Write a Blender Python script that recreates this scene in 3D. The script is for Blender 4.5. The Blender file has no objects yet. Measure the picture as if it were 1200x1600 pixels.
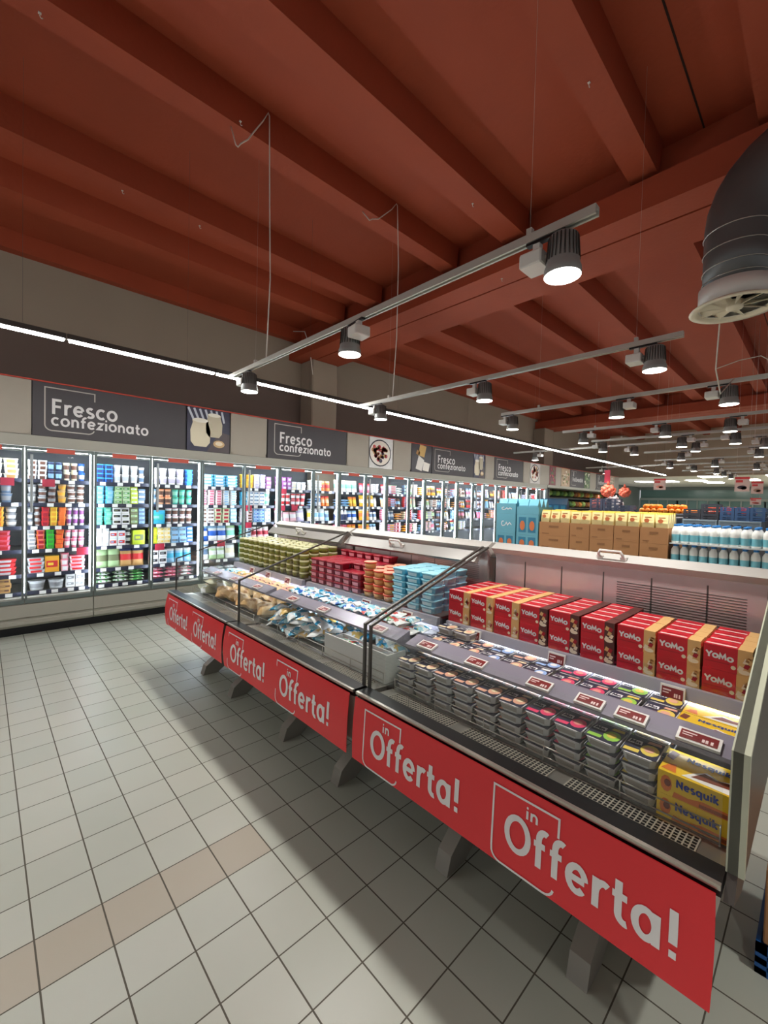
import bpy, math, random
from mathutils import Vector, Matrix

random.seed(7)
SC = bpy.context.scene
COL = SC.collection

# ------------------------------------------------------------------ camera
EYE = 1.53
YAW, PITCH, ROLL = math.radians(43.63), math.radians(-1.492), math.radians(1.427)
fw = Vector((math.sin(YAW) * math.cos(PITCH), math.cos(YAW) * math.cos(PITCH), math.sin(PITCH)))
rt = Vector((math.cos(YAW), -math.sin(YAW), 0))
up = rt.cross(fw)
cr, sr = math.cos(ROLL), math.sin(ROLL)
rt, up = cr * rt + sr * up, -sr * rt + cr * up
cam_data = bpy.data.cameras.new('camera')
cam = bpy.data.objects.new('camera', cam_data)
COL.objects.link(cam)
cam.matrix_world = Matrix(((rt.x, up.x, -fw.x, 0), (rt.y, up.y, -fw.y, 0), (rt.z, up.z, -fw.z, EYE), (0, 0, 0, 1)))
cam_data.sensor_fit = 'HORIZONTAL'
cam_data.sensor_width = 36
cam_data.lens = 36 * 661.1 / 1200
cam_data.clip_start = 0.02
cam_data.clip_end = 200
SC.camera = cam

# ------------------------------------------------------------------ world, exposure, light levels
SC.view_settings.view_transform = 'Standard'
SC.view_settings.look = 'None'
SC.view_settings.exposure = 0.80
SC.view_settings.gamma = 1.0
SC.view_settings.use_curve_mapping = False
SC.cycles.max_bounces = 10
SC.cycles.transparent_max_bounces = 24
SC.cycles.sample_clamp_indirect = 6
SC.cycles.use_denoising = True
W = bpy.data.worlds.new('world')
SC.world = W
W.use_nodes = True
W.node_tree.nodes['Background'].inputs[0].default_value = (0.97, 0.99, 1.0, 1)
W.node_tree.nodes['Background'].inputs[1].default_value = 0.27
SPOT_W = 54.0        # watts of each track spotlight
LED_E = 44.0         # emission of the ceiling LED line
FRIDGE_E = 17.0      # emission of the strips inside the wall fridges
SHELF_E = 13.0       # emission of the strips under the case shelves
PANEL_E = 12.0        # emission of the ceiling panels in the far hall

# ------------------------------------------------------------------ materials
def lin(c):
    r = []
    for v in c:
        v = v / 255.0
        r.append(v / 12.92 if v <= 0.04045 else ((v + 0.055) / 1.055) ** 2.4)
    return (r[0], r[1], r[2], 1)

MATS = {}
def M(name, rgb, rough=0.5, metal=0.0, emit=0.0, noise=0.0, nscale=8.0, bump=0.0, bscale=60.0, spec=0.5):
    if name in MATS:
        return MATS[name]
    m = bpy.data.materials.new(name)
    m.use_nodes = True
    nt = m.node_tree
    b = nt.nodes['Principled BSDF']
    c = lin(rgb)
    b.inputs['Base Color'].default_value = c
    b.inputs['Roughness'].default_value = rough
    b.inputs['Metallic'].default_value = metal
    b.inputs['Specular IOR Level'].default_value = spec
    if emit:
        b.inputs['Emission Color'].default_value = c
        b.inputs['Emission Strength'].default_value = emit
    if noise or bump:
        tc = nt.nodes.new('ShaderNodeTexCoord')
    if noise:
        n = nt.nodes.new('ShaderNodeTexNoise')
        n.inputs['Scale'].default_value = nscale
        n.inputs['Detail'].default_value = 5
        nt.links.new(tc.outputs['Object'], n.inputs['Vector'])
        mx = nt.nodes.new('ShaderNodeMix')
        mx.data_type = 'RGBA'
        mx.inputs[6].default_value = tuple(v * (1 - noise) for v in c[:3]) + (1,)
        mx.inputs[7].default_value = tuple(min(1, v * (1 + noise)) for v in c[:3]) + (1,)
        nt.links.new(n.outputs['Fac'], mx.inputs[0])
        nt.links.new(mx.outputs[2], b.inputs['Base Color'])
    if bump:
        n2 = nt.nodes.new('ShaderNodeTexNoise')
        n2.inputs['Scale'].default_value = bscale
        nt.links.new(tc.outputs['Object'], n2.inputs['Vector'])
        bp = nt.nodes.new('ShaderNodeBump')
        bp.inputs['Strength'].default_value = bump
        bp.inputs['Distance'].default_value = 0.01
        nt.links.new(n2.outputs['Fac'], bp.inputs['Height'])
        nt.links.new(bp.outputs[0], b.inputs['Normal'])
    MATS[name] = m
    return m

def glass(name, tint=(1, 1, 1), refl=0.9, rough=0.02, base=0.03):
    """thin pane: clear with a Fresnel sheen"""
    if name in MATS:
        return MATS[name]
    m = bpy.data.materials.new(name)
    m.use_nodes = True
    nt = m.node_tree
    nt.nodes.remove(nt.nodes['Principled BSDF'])
    out = nt.nodes['Material Output']
    t = nt.nodes.new('ShaderNodeBsdfTransparent')
    t.inputs[0].default_value = (*tint, 1)
    g = nt.nodes.new('ShaderNodeBsdfGlossy')
    g.inputs['Roughness'].default_value = rough
    g.inputs[0].default_value = (refl, refl, refl, 1)
    fr = nt.nodes.new('ShaderNodeFresnel')
    gb = nt.nodes.new('ShaderNodeNewGeometry')
    io = nt.nodes.new('ShaderNodeMapRange')      # same sheen seen from either face of the pane
    io.inputs['To Min'].default_value = 1.45
    io.inputs['To Max'].default_value = 1 / 1.45
    nt.links.new(gb.outputs['Backfacing'], io.inputs['Value'])
    nt.links.new(io.outputs[0], fr.inputs[0])
    ad = nt.nodes.new('ShaderNodeMath')
    ad.operation = 'ADD'
    ad.use_clamp = True
    ad.inputs[1].default_value = base
    nt.links.new(fr.outputs[0], ad.inputs[0])
    mx = nt.nodes.new('ShaderNodeMixShader')
    nt.links.new(ad.outputs[0], mx.inputs[0])
    nt.links.new(t.outputs[0], mx.inputs[1])
    nt.links.new(g.outputs[0], mx.inputs[2])
    nt.links.new(mx.outputs[0], out.inputs[0])
    MATS[name] = m
    return m

def floor_material():
    m = bpy.data.materials.new('floor_tiles')
    m.use_nodes = True
    nt = m.node_tree
    N, L = nt.nodes, nt.links
    b = N['Principled BSDF']
    geo = N.new('ShaderNodeNewGeometry')
    sep = N.new('ShaderNodeSeparateXYZ')
    L.new(geo.outputs['Position'], sep.inputs[0])
    def mth(op, a, bb=None):
        n = N.new('ShaderNodeMath')
        n.operation = op
        for i, v in enumerate((a, bb)):
            if v is None:
                continue
            if isinstance(v, (int, float)):
                n.inputs[i].default_value = v
            else:
                L.new(v, n.inputs[i])
        return n.outputs[0]
    u = mth('DIVIDE', mth('SUBTRACT', sep.outputs[0], 0.1315), 0.1961)
    v = mth('DIVIDE', mth('SUBTRACT', sep.outputs[1], 1.4138), 0.2018)
    fu, fv = mth('FRACT', u), mth('FRACT', v)
    du = mth('MINIMUM', fu, mth('SUBTRACT', 1.0, fu))
    dv = mth('MINIMUM', fv, mth('SUBTRACT', 1.0, fv))
    gu = mth('LESS_THAN', du, 0.0135)
    gv = mth('LESS_THAN', dv, 0.0115)
    grout = mth('MAXIMUM', gu, gv)
    iu, iv = mth('FLOOR', u), mth('FLOOR', v)
    comb = N.new('ShaderNodeCombineXYZ')
    L.new(iu, comb.inputs[0])
    L.new(iv, comb.inputs[1])
    wn = N.new('ShaderNodeTexWhiteNoise')
    L.new(comb.outputs[0], wn.inputs['Vector'])
    nz = N.new('ShaderNodeTexNoise')
    nz.inputs['Scale'].default_value = 2.2
    nz.inputs['Detail'].default_value = 6
    L.new(geo.outputs['Position'], nz.inputs['Vector'])
    ramp = N.new('ShaderNodeMix')
    ramp.data_type = 'RGBA'
    ramp.inputs[6].default_value = lin((156, 161, 149))
    ramp.inputs[7].default_value = lin((172, 174, 163))
    L.new(mth('MULTIPLY', mth('ADD', wn.outputs[0], nz.outputs[0]), 0.5), ramp.inputs[0])
    row = mth('MULTIPLY', mth('MULTIPLY', mth('GREATER_THAN', iv, 0.5), mth('LESS_THAN', iv, 1.5)), mth('LESS_THAN', iu, 3.5))
    brown = N.new('ShaderNodeMix')
    brown.data_type = 'RGBA'
    brown.inputs[7].default_value = lin((152, 140, 122))
    L.new(mth('MULTIPLY', row, 0.7), brown.inputs[0])
    L.new(ramp.outputs[2], brown.inputs[6])
    gm = N.new('ShaderNodeMix')
    gm.data_type = 'RGBA'
    gm.inputs[7].default_value = lin((74, 70, 60))
    L.new(grout, gm.inputs[0])
    L.new(brown.outputs[2], gm.inputs[6])
    L.new(gm.outputs[2], b.inputs['Base Color'])
    rr = mth('ADD', 0.24, mth('MULTIPLY', nz.outputs[0], 0.22))
    L.new(mth('MAXIMUM', rr, mth('MULTIPLY', grout, 0.85)), b.inputs['Roughness'])
    bp = N.new('ShaderNodeBump')
    bp.inputs['Strength'].default_value = 0.25
    bp.inputs['Distance'].default_value = 0.003
    L.new(mth('SUBTRACT', 1.0, grout), bp.inputs['Height'])
    L.new(bp.outputs[0], b.inputs['Normal'])
    return m

# ------------------------------------------------------------------ mesh builder
class MB:
    def __init__(self):
        self.v, self.f, self.m, self.s = [], [], [], []
    def face(self, pts, m=0, smooth=False):
        i = len(self.v)
        self.v += [tuple(p) for p in pts]
        self.f.append(tuple(range(i, i + len(pts))))
        self.m.append(m)
        self.s.append(smooth)
    def grid(self, rings, m=0, closed=True, smooth=True, caps=(True, True)):
        """rings of equal length joined side by side"""
        i0 = len(self.v)
        n = len(rings[0])
        for r in rings:
            self.v += [tuple(p) for p in r]
        for a in range(len(rings) - 1):
            mm = m[a] if isinstance(m, (list, tuple)) else m
            for k in range(n if closed else n - 1):
                k2 = (k + 1) % n
                self.f.append((i0 + a * n + k, i0 + a * n + k2, i0 + (a + 1) * n + k2, i0 + (a + 1) * n + k))
                self.m.append(mm)
                self.s.append(smooth)
        m0 = m[0] if isinstance(m, (list, tuple)) else m
        m1 = m[-1] if isinstance(m, (list, tuple)) else m
        if caps[0]:
            self.f.append(tuple(i0 + k for k in reversed(range(n)))); self.m.append(m0); self.s.append(False)
        if caps[1]:
            j = i0 + (len(rings) - 1) * n
            self.f.append(tuple(j + k for k in range(n))); self.m.append(m1); self.s.append(False)
    def box(self, x0, x1, y0, y1, z0, z1, m=0, ch=0.0):
        if ch:
            c = ch
            def ring(z, k):
                return [(x0 + c, y0 + k, z), (x1 - c, y0 + k, z), (x1 - k, y0 + c, z), (x1 - k, y1 - c, z), (x1 - c, y1 - k, z), (x0 + c, y1 - k, z), (x0 + k, y1 - c, z), (x0 + k, y0 + c, z)]
            self.grid([ring(z0, c * .6), ring(z0 + c, 0), ring(z1 - c, 0), ring(z1, c * .6)], m, smooth=False)
            return
        p = [(x0, y0), (x1, y0), (x1, y1), (x0, y1)]
        self.grid([[(a, b, z0) for a, b in p], [(a, b, z1) for a, b in p]], m, smooth=False)
    def prism_y(self, poly, y0, y1, m=0):
        self.grid([[(x, y0, z) for x, z in poly], [(x, y1, z) for x, z in poly]], m, smooth=False)
    def prism_x(self, poly, x0, x1, m=0):
        self.grid([[(x0, y, z) for y, z in poly], [(x1, y, z) for y, z in poly]], m, smooth=False)
    def tube(self, path, r, n=8, m=0, caps=True, smooth=True):
        P = [Vector(p) for p in path]
        rs = r if isinstance(r, (list, tuple)) else [r] * len(P)
        t = (P[1] - P[0]).normalized()
        a = Vector((0, 0, 1)) if abs(t.z) < 0.9 else Vector((1, 0, 0))
        s = t.cross(a).normalized()
        rings = []
        for i, p in enumerate(P):
            if i == 0:
                d = (P[1] - P[0]).normalized()
            elif i == len(P) - 1:
                d = (P[-1] - P[-2]).normalized()
            else:
                d = ((P[i + 1] - p).normalized() + (p - P[i - 1]).normalized()).normalized()
            s = (s - d * s.dot(d)).normalized()
            b = d.cross(s)
            rings.append([tuple(p + rs[i] * (math.cos(q) * s + math.sin(q) * b)) for q in [2 * math.pi * k / n for k in range(n)]])
        self.grid(rings, m, smooth=smooth, caps=(caps, caps))
    def lathe(self, prof, n=12, m=0, c=(0, 0, 0), smooth=True, caps=(True, True)):
        rings = [[(c[0] + r * math.cos(2 * math.pi * k / n), c[1] + r * math.sin(2 * math.pi * k / n), c[2] + z) for k in range(n)] for r, z in prof]
        self.grid(rings, m, smooth=smooth, caps=caps)
    def blob(self, cx, cy, cz, rx, ry, rz, nu=10, nv=6, m=0, jit=0.0, rng=random):
        rings = []
        for j in range(nv + 1):
            th = math.pi * (j / nv)
            th = min(max(th, 0.12), math.pi - 0.12)
            ring = []
            for k in range(nu):
                ph = 2 * math.pi * k / nu
                q = 1 + (rng.random() - .5) * 2 * jit
                ring.append((cx + rx * q * math.sin(th) * math.cos(ph), cy + ry * q * math.sin(th) * math.sin(ph), cz - rz * q * math.cos(th)))
            rings.append(ring)
        self.grid(rings, m)
    def disc(self, fn, cu, cv, ru, rv, n=14, m=0):
        self.face([fn(cu + ru * math.cos(2 * math.pi * k / n), cv + rv * math.sin(2 * math.pi * k / n)) for k in range(n)], m)
    def rect(self, fn, u0, u1, v0, v1, m=0, r=0.0, corners=(1, 1, 1, 1)):
        """rectangle on a surface fn(u,v); corners bl, br, tr, tl rounded by r"""
        if not r:
            self.face([fn(u0, v0), fn(u1, v0), fn(u1, v1), fn(u0, v1)], m)
            return
        pts = []
        for (cu, cv, a0, sx, sy), on in zip(((u0, v0, 180, 1, 1), (u1, v0, 270, -1, 1), (u1, v1, 0, -1, -1), (u0, v1, 90, 1, -1)), corners):
            if not on:
                pts.append(fn(cu, cv))
                continue
            for k in range(6):
                a = math.radians(a0 + 18 * k)
                pts.append(fn(cu + sx * r + r * math.cos(a), cv + sy * r + r * math.sin(a)))
        self.face(pts, m)
    def ribbon(self, fn, pts, w, m=0, closed=False):
        """flat stroke of width w along a 2-D polyline, laid on the surface fn(u, v)"""
        n = len(pts)
        P = [Vector((p[0], p[1])) for p in pts]
        Lf, Rt = [], []
        for i in range(n):
            if closed:
                d0, d1 = (P[i] - P[i - 1]), (P[(i + 1) % n] - P[i])
            else:
                d0 = P[i] - P[i - 1] if i else P[1] - P[0]
                d1 = P[i + 1] - P[i] if i < n - 1 else P[i] - P[i - 1]
            d0.normalize(); d1.normalize()
            n0 = Vector((-d0.y, d0.x)); n1 = Vector((-d1.y, d1.x))
            q = (n0 + n1)
            if q.length < 1e-4:
                q = n0
            q.normalize()
            k = min(1 / max(q.dot(n0), 0.35), 2.2) * w / 2
            Lf.append(P[i] + q * k); Rt.append(P[i] - q * k)
        for i in range(n if closed else n - 1):
            j = (i + 1) % n
            self.face([fn(*Rt[i]), fn(*Rt[j]), fn(*Lf[j]), fn(*Lf[i])], m)
    def mesh(self, name, mats):
        me = bpy.data.meshes.new(name)
        me.from_pydata(self.v, [], self.f)
        for mt in mats:
            me.materials.append(mt)
        me.polygons.foreach_set('material_index', self.m)
        me.polygons.foreach_set('use_smooth', self.s)
        me.update()
        return me
    def build(self, name, mats, parent=None, loc=None):
        if not isinstance(mats, (list, tuple)):
            mats = [mats]
        return add(name, self.mesh(name, mats), parent, loc)

def add(name, me, parent=None, loc=None, rotz=0.0, rot=None):
    o = bpy.data.objects.new(name, me)
    COL.objects.link(o)
    if parent:
        o.parent = parent
    if loc:
        o.location = loc
    if rotz:
        o.rotation_euler = (0, 0, rotz)
    if rot:
        o.rotation_euler = rot
    return o

def empty(name, loc=(0, 0, 0), rotz=0.0):
    o = bpy.data.objects.new(name, None)
    COL.objects.link(o)
    o.location = loc
    o.rotation_euler = (0, 0, rotz)
    o.empty_display_size = 0.05
    return o

def tag(o, label=None, cat=None, group=None, kind=None):
    if label: o['label'] = label
    if cat: o['category'] = cat
    if group: o['group'] = group
    if kind: o['kind'] = kind
    return o

ORD = 'first second third fourth fifth sixth seventh eighth ninth tenth eleventh twelfth thirteenth fourteenth fifteenth sixteenth seventeenth eighteenth nineteenth twentieth'.split()
def nth(i):
    return ORD[i] if i < len(ORD) else str(i + 1) + 'th'
def level(k, n):
    """k counted from the bottom of a stack n high"""
    if n == 1: return 'single'
    if k == n - 1: return 'top'
    if k == 0: return 'bottom'
    return nth(n - 1 - k) + ' down'

def struct(o):
    o['kind'] = 'structure'
    return o

# ------------------------------------------------------------------ stroke lettering
def arc(cx, cy, rx, ry, a0, a1, n=12):
    return [(cx + rx * math.cos(math.radians(a0 + (a1 - a0) * k / n)), cy + ry * math.sin(math.radians(a0 + (a1 - a0) * k / n))) for k in range(n + 1)]

# every glyph: (advance, [(points, closed)]), x-height 1, cap height 1.42
def _g():
    G = {}
    oval = lambda cx, cy, rx, ry: (arc(cx, cy, rx, ry, 0, 345, 23), True)
    G['O'] = (1.52, [oval(.76, .70, .62, .62)])
    G['o'] = (1.12, [oval(.56, .50, .43, .43)])
    G['f'] = (.74, [([(.32, 0)] + arc(.62, 1.02, .30, .33, 180, 62, 8), False), ([(.06, .84), (.66, .84)], False)])
    G['e'] = (1.10, [([(.15, .50), (.92, .50)], False), (arc(.55, .50, .40, .42, 8, 318, 18), False)])
    G['r'] = (.76, [([(.20, 0), (.20, .98)], False), (arc(.56, .48, .36, .42, 172, 62, 8), False)])
    G['t'] = (.72, [([(.30, 1.32)] + arc(.58, .30, .28, .24, 180, 290, 8), False), ([(.04, .86), (.66, .86)], False)])
    G['a'] = (1.18, [oval(.54, .50, .40, .42), ([(.95, 0), (.95, .98)], False)])
    G['!'] = (.50, [([(.25, 1.42), (.25, .42)], False), ([(.12, .12), (.38, .12)], False)])
    G['i'] = (.42, [([(.21, 0), (.21, .96)], False), ([(.10, 1.30), (.32, 1.30)], False)])
    G['n'] = (1.06, [([(.20, 0), (.20, .98)], False), ([(.20, .45)] + arc(.53, .55, .33, .36, 180, 0, 10) + [(.86, 0)], False)])
    G['F'] = (1.02, [([(.22, 0), (.22, 1.29), (.94, 1.29)], False), ([(.22, .70), (.86, .70)], False)])
    G['s'] = (.90, [(arc(.45, .71, .27, .20, 40, 250, 9) + arc(.45, .27, .30, .20, 80, -140, 10), False)])
    G['c'] = (1.00, [(arc(.56, .50, .42, .42, 48, 312, 16), False)])
    G['z'] = (.92, [([(.12, .87), (.78, .87), (.14, .13), (.82, .13)], False)])
    G['Y'] = (1.20, [([(.12, 1.40), (.60, .68), (1.08, 1.40)], False), ([(.60, .70), (.60, 0)], False)])
    G['M'] = (1.62, [([(.18, 0), (.34, 1.30), (.81, .40), (1.28, 1.30), (1.44, 0)], False)])
    G['N'] = (1.36, [([(.20, 0), (.20, 1.28), (1.12, .12), (1.12, 1.40)], False)])
    G['q'] = (1.18, [oval(.54, .50, .40, .42), ([(.95, .98), (.95, -.42)], False)])
    G['u'] = (1.08, [([(.20, .98)] + arc(.53, .43, .33, .34, 180, 360, 10) + [(.86, .98)], False), ([(.86, .5), (.86, 0)], False)])
    G['k'] = (1.02, [([(.20, 0), (.20, 1.42)], False), ([(.84, .98), (.30, .46), (.90, 0)], False)])
    G['l'] = (.42, [([(.21, 0), (.21, 1.42)], False)])
    G['v'] = (1.0, [([(.12, .98), (.50, .10), (.88, .98)], False)])
    G['d'] = (1.18, [oval(.54, .50, .40, .42), ([(.95, 0), (.95, 1.42)], False)])
    G[' '] = (.6, [])
    return G
GLYPH = _g()
def text_width(s):
    return sum(GLYPH[c][0] + .12 for c in s)
def lettering(mb, fn, s, u, v, size, width=None, weight=.27, m=0, slant=0.0):
    """write s with its baseline starting at (u, v); size is the x-height; width stretches the line to fit"""
    k = size if width is None else width / text_width(s)
    for c in s:
        adv, strokes = GLYPH[c]
        for q, (pts, closed) in enumerate(strokes):
            if not closed:      # cut long straight strokes so that they follow a bent sheet
                cut = [pts[0]]
                for p, r in zip(pts, pts[1:]):
                    n = max(1, int(math.hypot(r[0] - p[0], r[1] - p[1]) / .3))
                    cut += [(p[0] + (r[0] - p[0]) * i / n, p[1] + (r[1] - p[1]) * i / n) for i in range(1, n + 1)]
                pts = cut
            i0 = len(mb.v)
            mb.ribbon(fn, [(u + k * (px + .06) + slant * size * py, v + size * py) for px, py in pts], weight * (size + k) / 2, m, closed)
            if q:               # later strokes of a letter lie a hair above the first
                o = Vector(fn(u, v))
                nn = (Vector(fn(u + .01, v)) - o).cross(Vector(fn(u, v + .01)) - o).normalized() * .004 * size * q
                for i in range(i0, len(mb.v)):
                    mb.v[i] = tuple(Vector(mb.v[i]) + nn)
        u += (adv + .12) * k
    return u

# ------------------------------------------------------------------ shared materials
white_paint = M('white_paint', (222, 220, 214), .4)
pale_grey = M('pale_grey_enamel', (176, 172, 162), .35, noise=.04)
beige_grey = M('beige_grey_enamel', (166, 164, 152), .45, noise=.05, nscale=3)
steel = M('brushed_steel', (190, 186, 178), .28, .9, noise=.08, nscale=30)
dark_steel = M('dark_steel', (88, 86, 82), .4, .6, noise=.1)
black_trim = M('black_trim', (14, 14, 16), .34)
black_rubber = M('black_kick', (22, 24, 30), .5)
navy_rail = M('navy_shelf_rail', (38, 42, 62), .4)
card_white = M('white_card', (236, 236, 234), .5)
promo_red = M('promo_red', (214, 58, 86), .5)
sticker_red = M('sticker_red', (206, 88, 70), .5)
banner_red = M('banner_red', (226, 46, 54), .42, noise=.03, nscale=4)
letter_white = M('letter_white', (232, 230, 230), .5)
door_frame_m = M('grey_green_aluminium', (112, 122, 120), .35, .4)
LED_M = M('led_white', (255, 255, 252), .5, emit=LED_E)
FLED_M = M('fridge_led', (238, 248, 255), .5, emit=FRIDGE_E)
SLED_M = M('shelf_led', (236, 244, 255), .5, emit=SHELF_E)
LENS_M = M('spot_lens', (255, 250, 240), .5, emit=12.0)

def P(n, rgb, rough=.45):
    return M('pack_' + n, rgb, rough)
PAL = {
    'white': (236, 236, 238), 'cream': (236, 226, 196), 'grey': (150, 152, 158), 'pale grey': (196, 200, 206), 'black': (36, 34, 40),
    'brown': (110, 72, 58), 'tan': (204, 160, 100), 'blue': (30, 92, 190), 'pale blue': (150, 196, 232), 'navy': (40, 52, 96), 'cyan': (60, 176, 214),
    'teal': (70, 186, 168), 'green': (66, 150, 70), 'bright green': (50, 200, 50), 'pale green': (180, 212, 160), 'lime': (196, 216, 50), 'olive': (120, 128, 92),
    'yellow': (244, 206, 70), 'amber': (240, 172, 50), 'orange': (240, 120, 50), 'red': (212, 40, 48), 'pink': (232, 120, 150), 'pale pink': (240, 190, 204),
    'purple': (150, 80, 150), 'lavender': (200, 190, 222), 'peach': (240, 180, 140), 'crimson': (170, 24, 50), 'mint': (140, 214, 190), 'slate': (96, 120, 150),
}
def PM(c):
    return P(c.replace(' ', '_'), PAL[c])


# ================================================================== the setting
mb = MB()
mb.face([(-7, -9, 0), (34, -9, 0), (34, 6.85, 0), (-7, 6.85, 0)])
struct(mb.build('floor', floor_material()))

wall_m = M('wall_beige', (150, 136, 120), .8, noise=.05, nscale=1.5, bump=.1)
ceil_m = M('ceiling_terracotta', (156, 65, 36), .75, noise=.1, nscale=2.5, bump=.2, bscale=25)
seam_m = M('ceiling_seam', (40, 18, 12), .9)
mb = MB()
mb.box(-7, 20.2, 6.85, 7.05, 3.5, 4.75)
mb.box(-7, 20.2, 6.85, 7.05, 0, 3.5, 1)  # lower band of the same wall, its shade put into a darker colour
struct(mb.build('wall_back', [wall_m, M('wall_shade_band', (104, 88, 80), .8, noise=.05, nscale=1.5)]))
mb = MB()
mb.box(20, 20.2, -9, 6.85, 2.8, 4.75)
struct(mb.build('wall_far', M('wall_far_beige', (190, 172, 150), .8)))
mb = MB()
mb.box(-7, 20.2, -9, 7.05, 4.6, 4.75)
for y in (5.07, .80):
    mb.box(-7, 20, y - .006, y + .006, 4.597, 4.6, 1)
struct(mb.build('ceiling', [ceil_m, seam_m]))
JY = [(5.37, 5.62), (4.52, 4.74), (3.19, 3.38), (2.29, 2.54), (1.09, 1.30), (.24, .45), (-1.1, -.88), (-1.95, -1.73)]
for k, (a, b) in enumerate(JY):
    for x0, x1 in ((-7, 4.15), (4.75, 13.5), (14.2, 20)):
        mb = MB()
        mb.prism_x([(a - .02, 4.599), (a, 4.35), (b, 4.35), (b + .02, 4.599)], x0, x1)
        struct(mb.build('trim_%d' % (k + 1), ceil_m))
for gx in (4.05, 13.4):
    g = MB()
    g.prism_y([(gx, 4.29), (gx, 4.04), (gx + .30, 4.04), (gx + .30, 4.075), (gx + .325, 4.075), (gx + .325, 4.04), (gx + .83, 4.04), (gx + .83, 4.29), (gx + .66, 4.30), (gx + .66, 4.599), (gx + .17, 4.599), (gx + .17, 4.30)], -9, 6.85)
    struct(g.build('trim_20', ceil_m))
mb = MB()
mb.box(-7, 20, 6.72, 6.85, 4.38, 4.599)
struct(mb.build('trim_21', ceil_m))
for k, (a, b) in enumerate(((4.30, 4.86), (13.3, 13.95))):
    mb = MB()
    mb.box(a, b, 6.45, 6.85, 0, 4.04, ch=.02)
    struct(mb.build('trim_%d' % (30 + k), wall_m))

# far hall beyond the opening
hall_m = M('hall_ceiling', (214, 206, 194), .8)
mb = MB()
mb.box(20.2, 34, -9, 9.5, 2.95, 3.05)
struct(mb.build('ceiling_hall', hall_m))
mb = MB()
mb.box(33.8, 34, -9, 9.5, 0, 1.0)
mb.box(33.8, 34, -9, 9.5, 2.75, 2.95)
mb.box(20.2, 34, 9.3, 9.5, 0, 2.95)
struct(mb.build('wall_hall', M('hall_wall', (120, 128, 124), .7)))
pane_m = M('dim_window', (110, 140, 136), .15, noise=.3, nscale=.6)
fr_m = M('window_frame', (150, 160, 154), .4)
for k in range(6):
    y0 = -4.0 + k * 2.2
    mb = MB()
    mb.box(33.85, 33.9, y0, y0 + 2.2, 1.0, 2.75)
    w = struct(mb.build('window_%d' % (k + 1), pane_m))
    f = MB()
    f.box(33.7, 33.84, y0, y0 + 2.2, 2.05, 2.2)
    for q in range(5):
        f.box(33.75, 33.84, y0 + q * .55 - .03, y0 + q * .55 + .03, 1.0, 2.05)
    f.box(33.75, 33.84, y0, y0 + 2.2, 1.45, 1.5)
    f.build('window_frame', fr_m, w)

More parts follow.
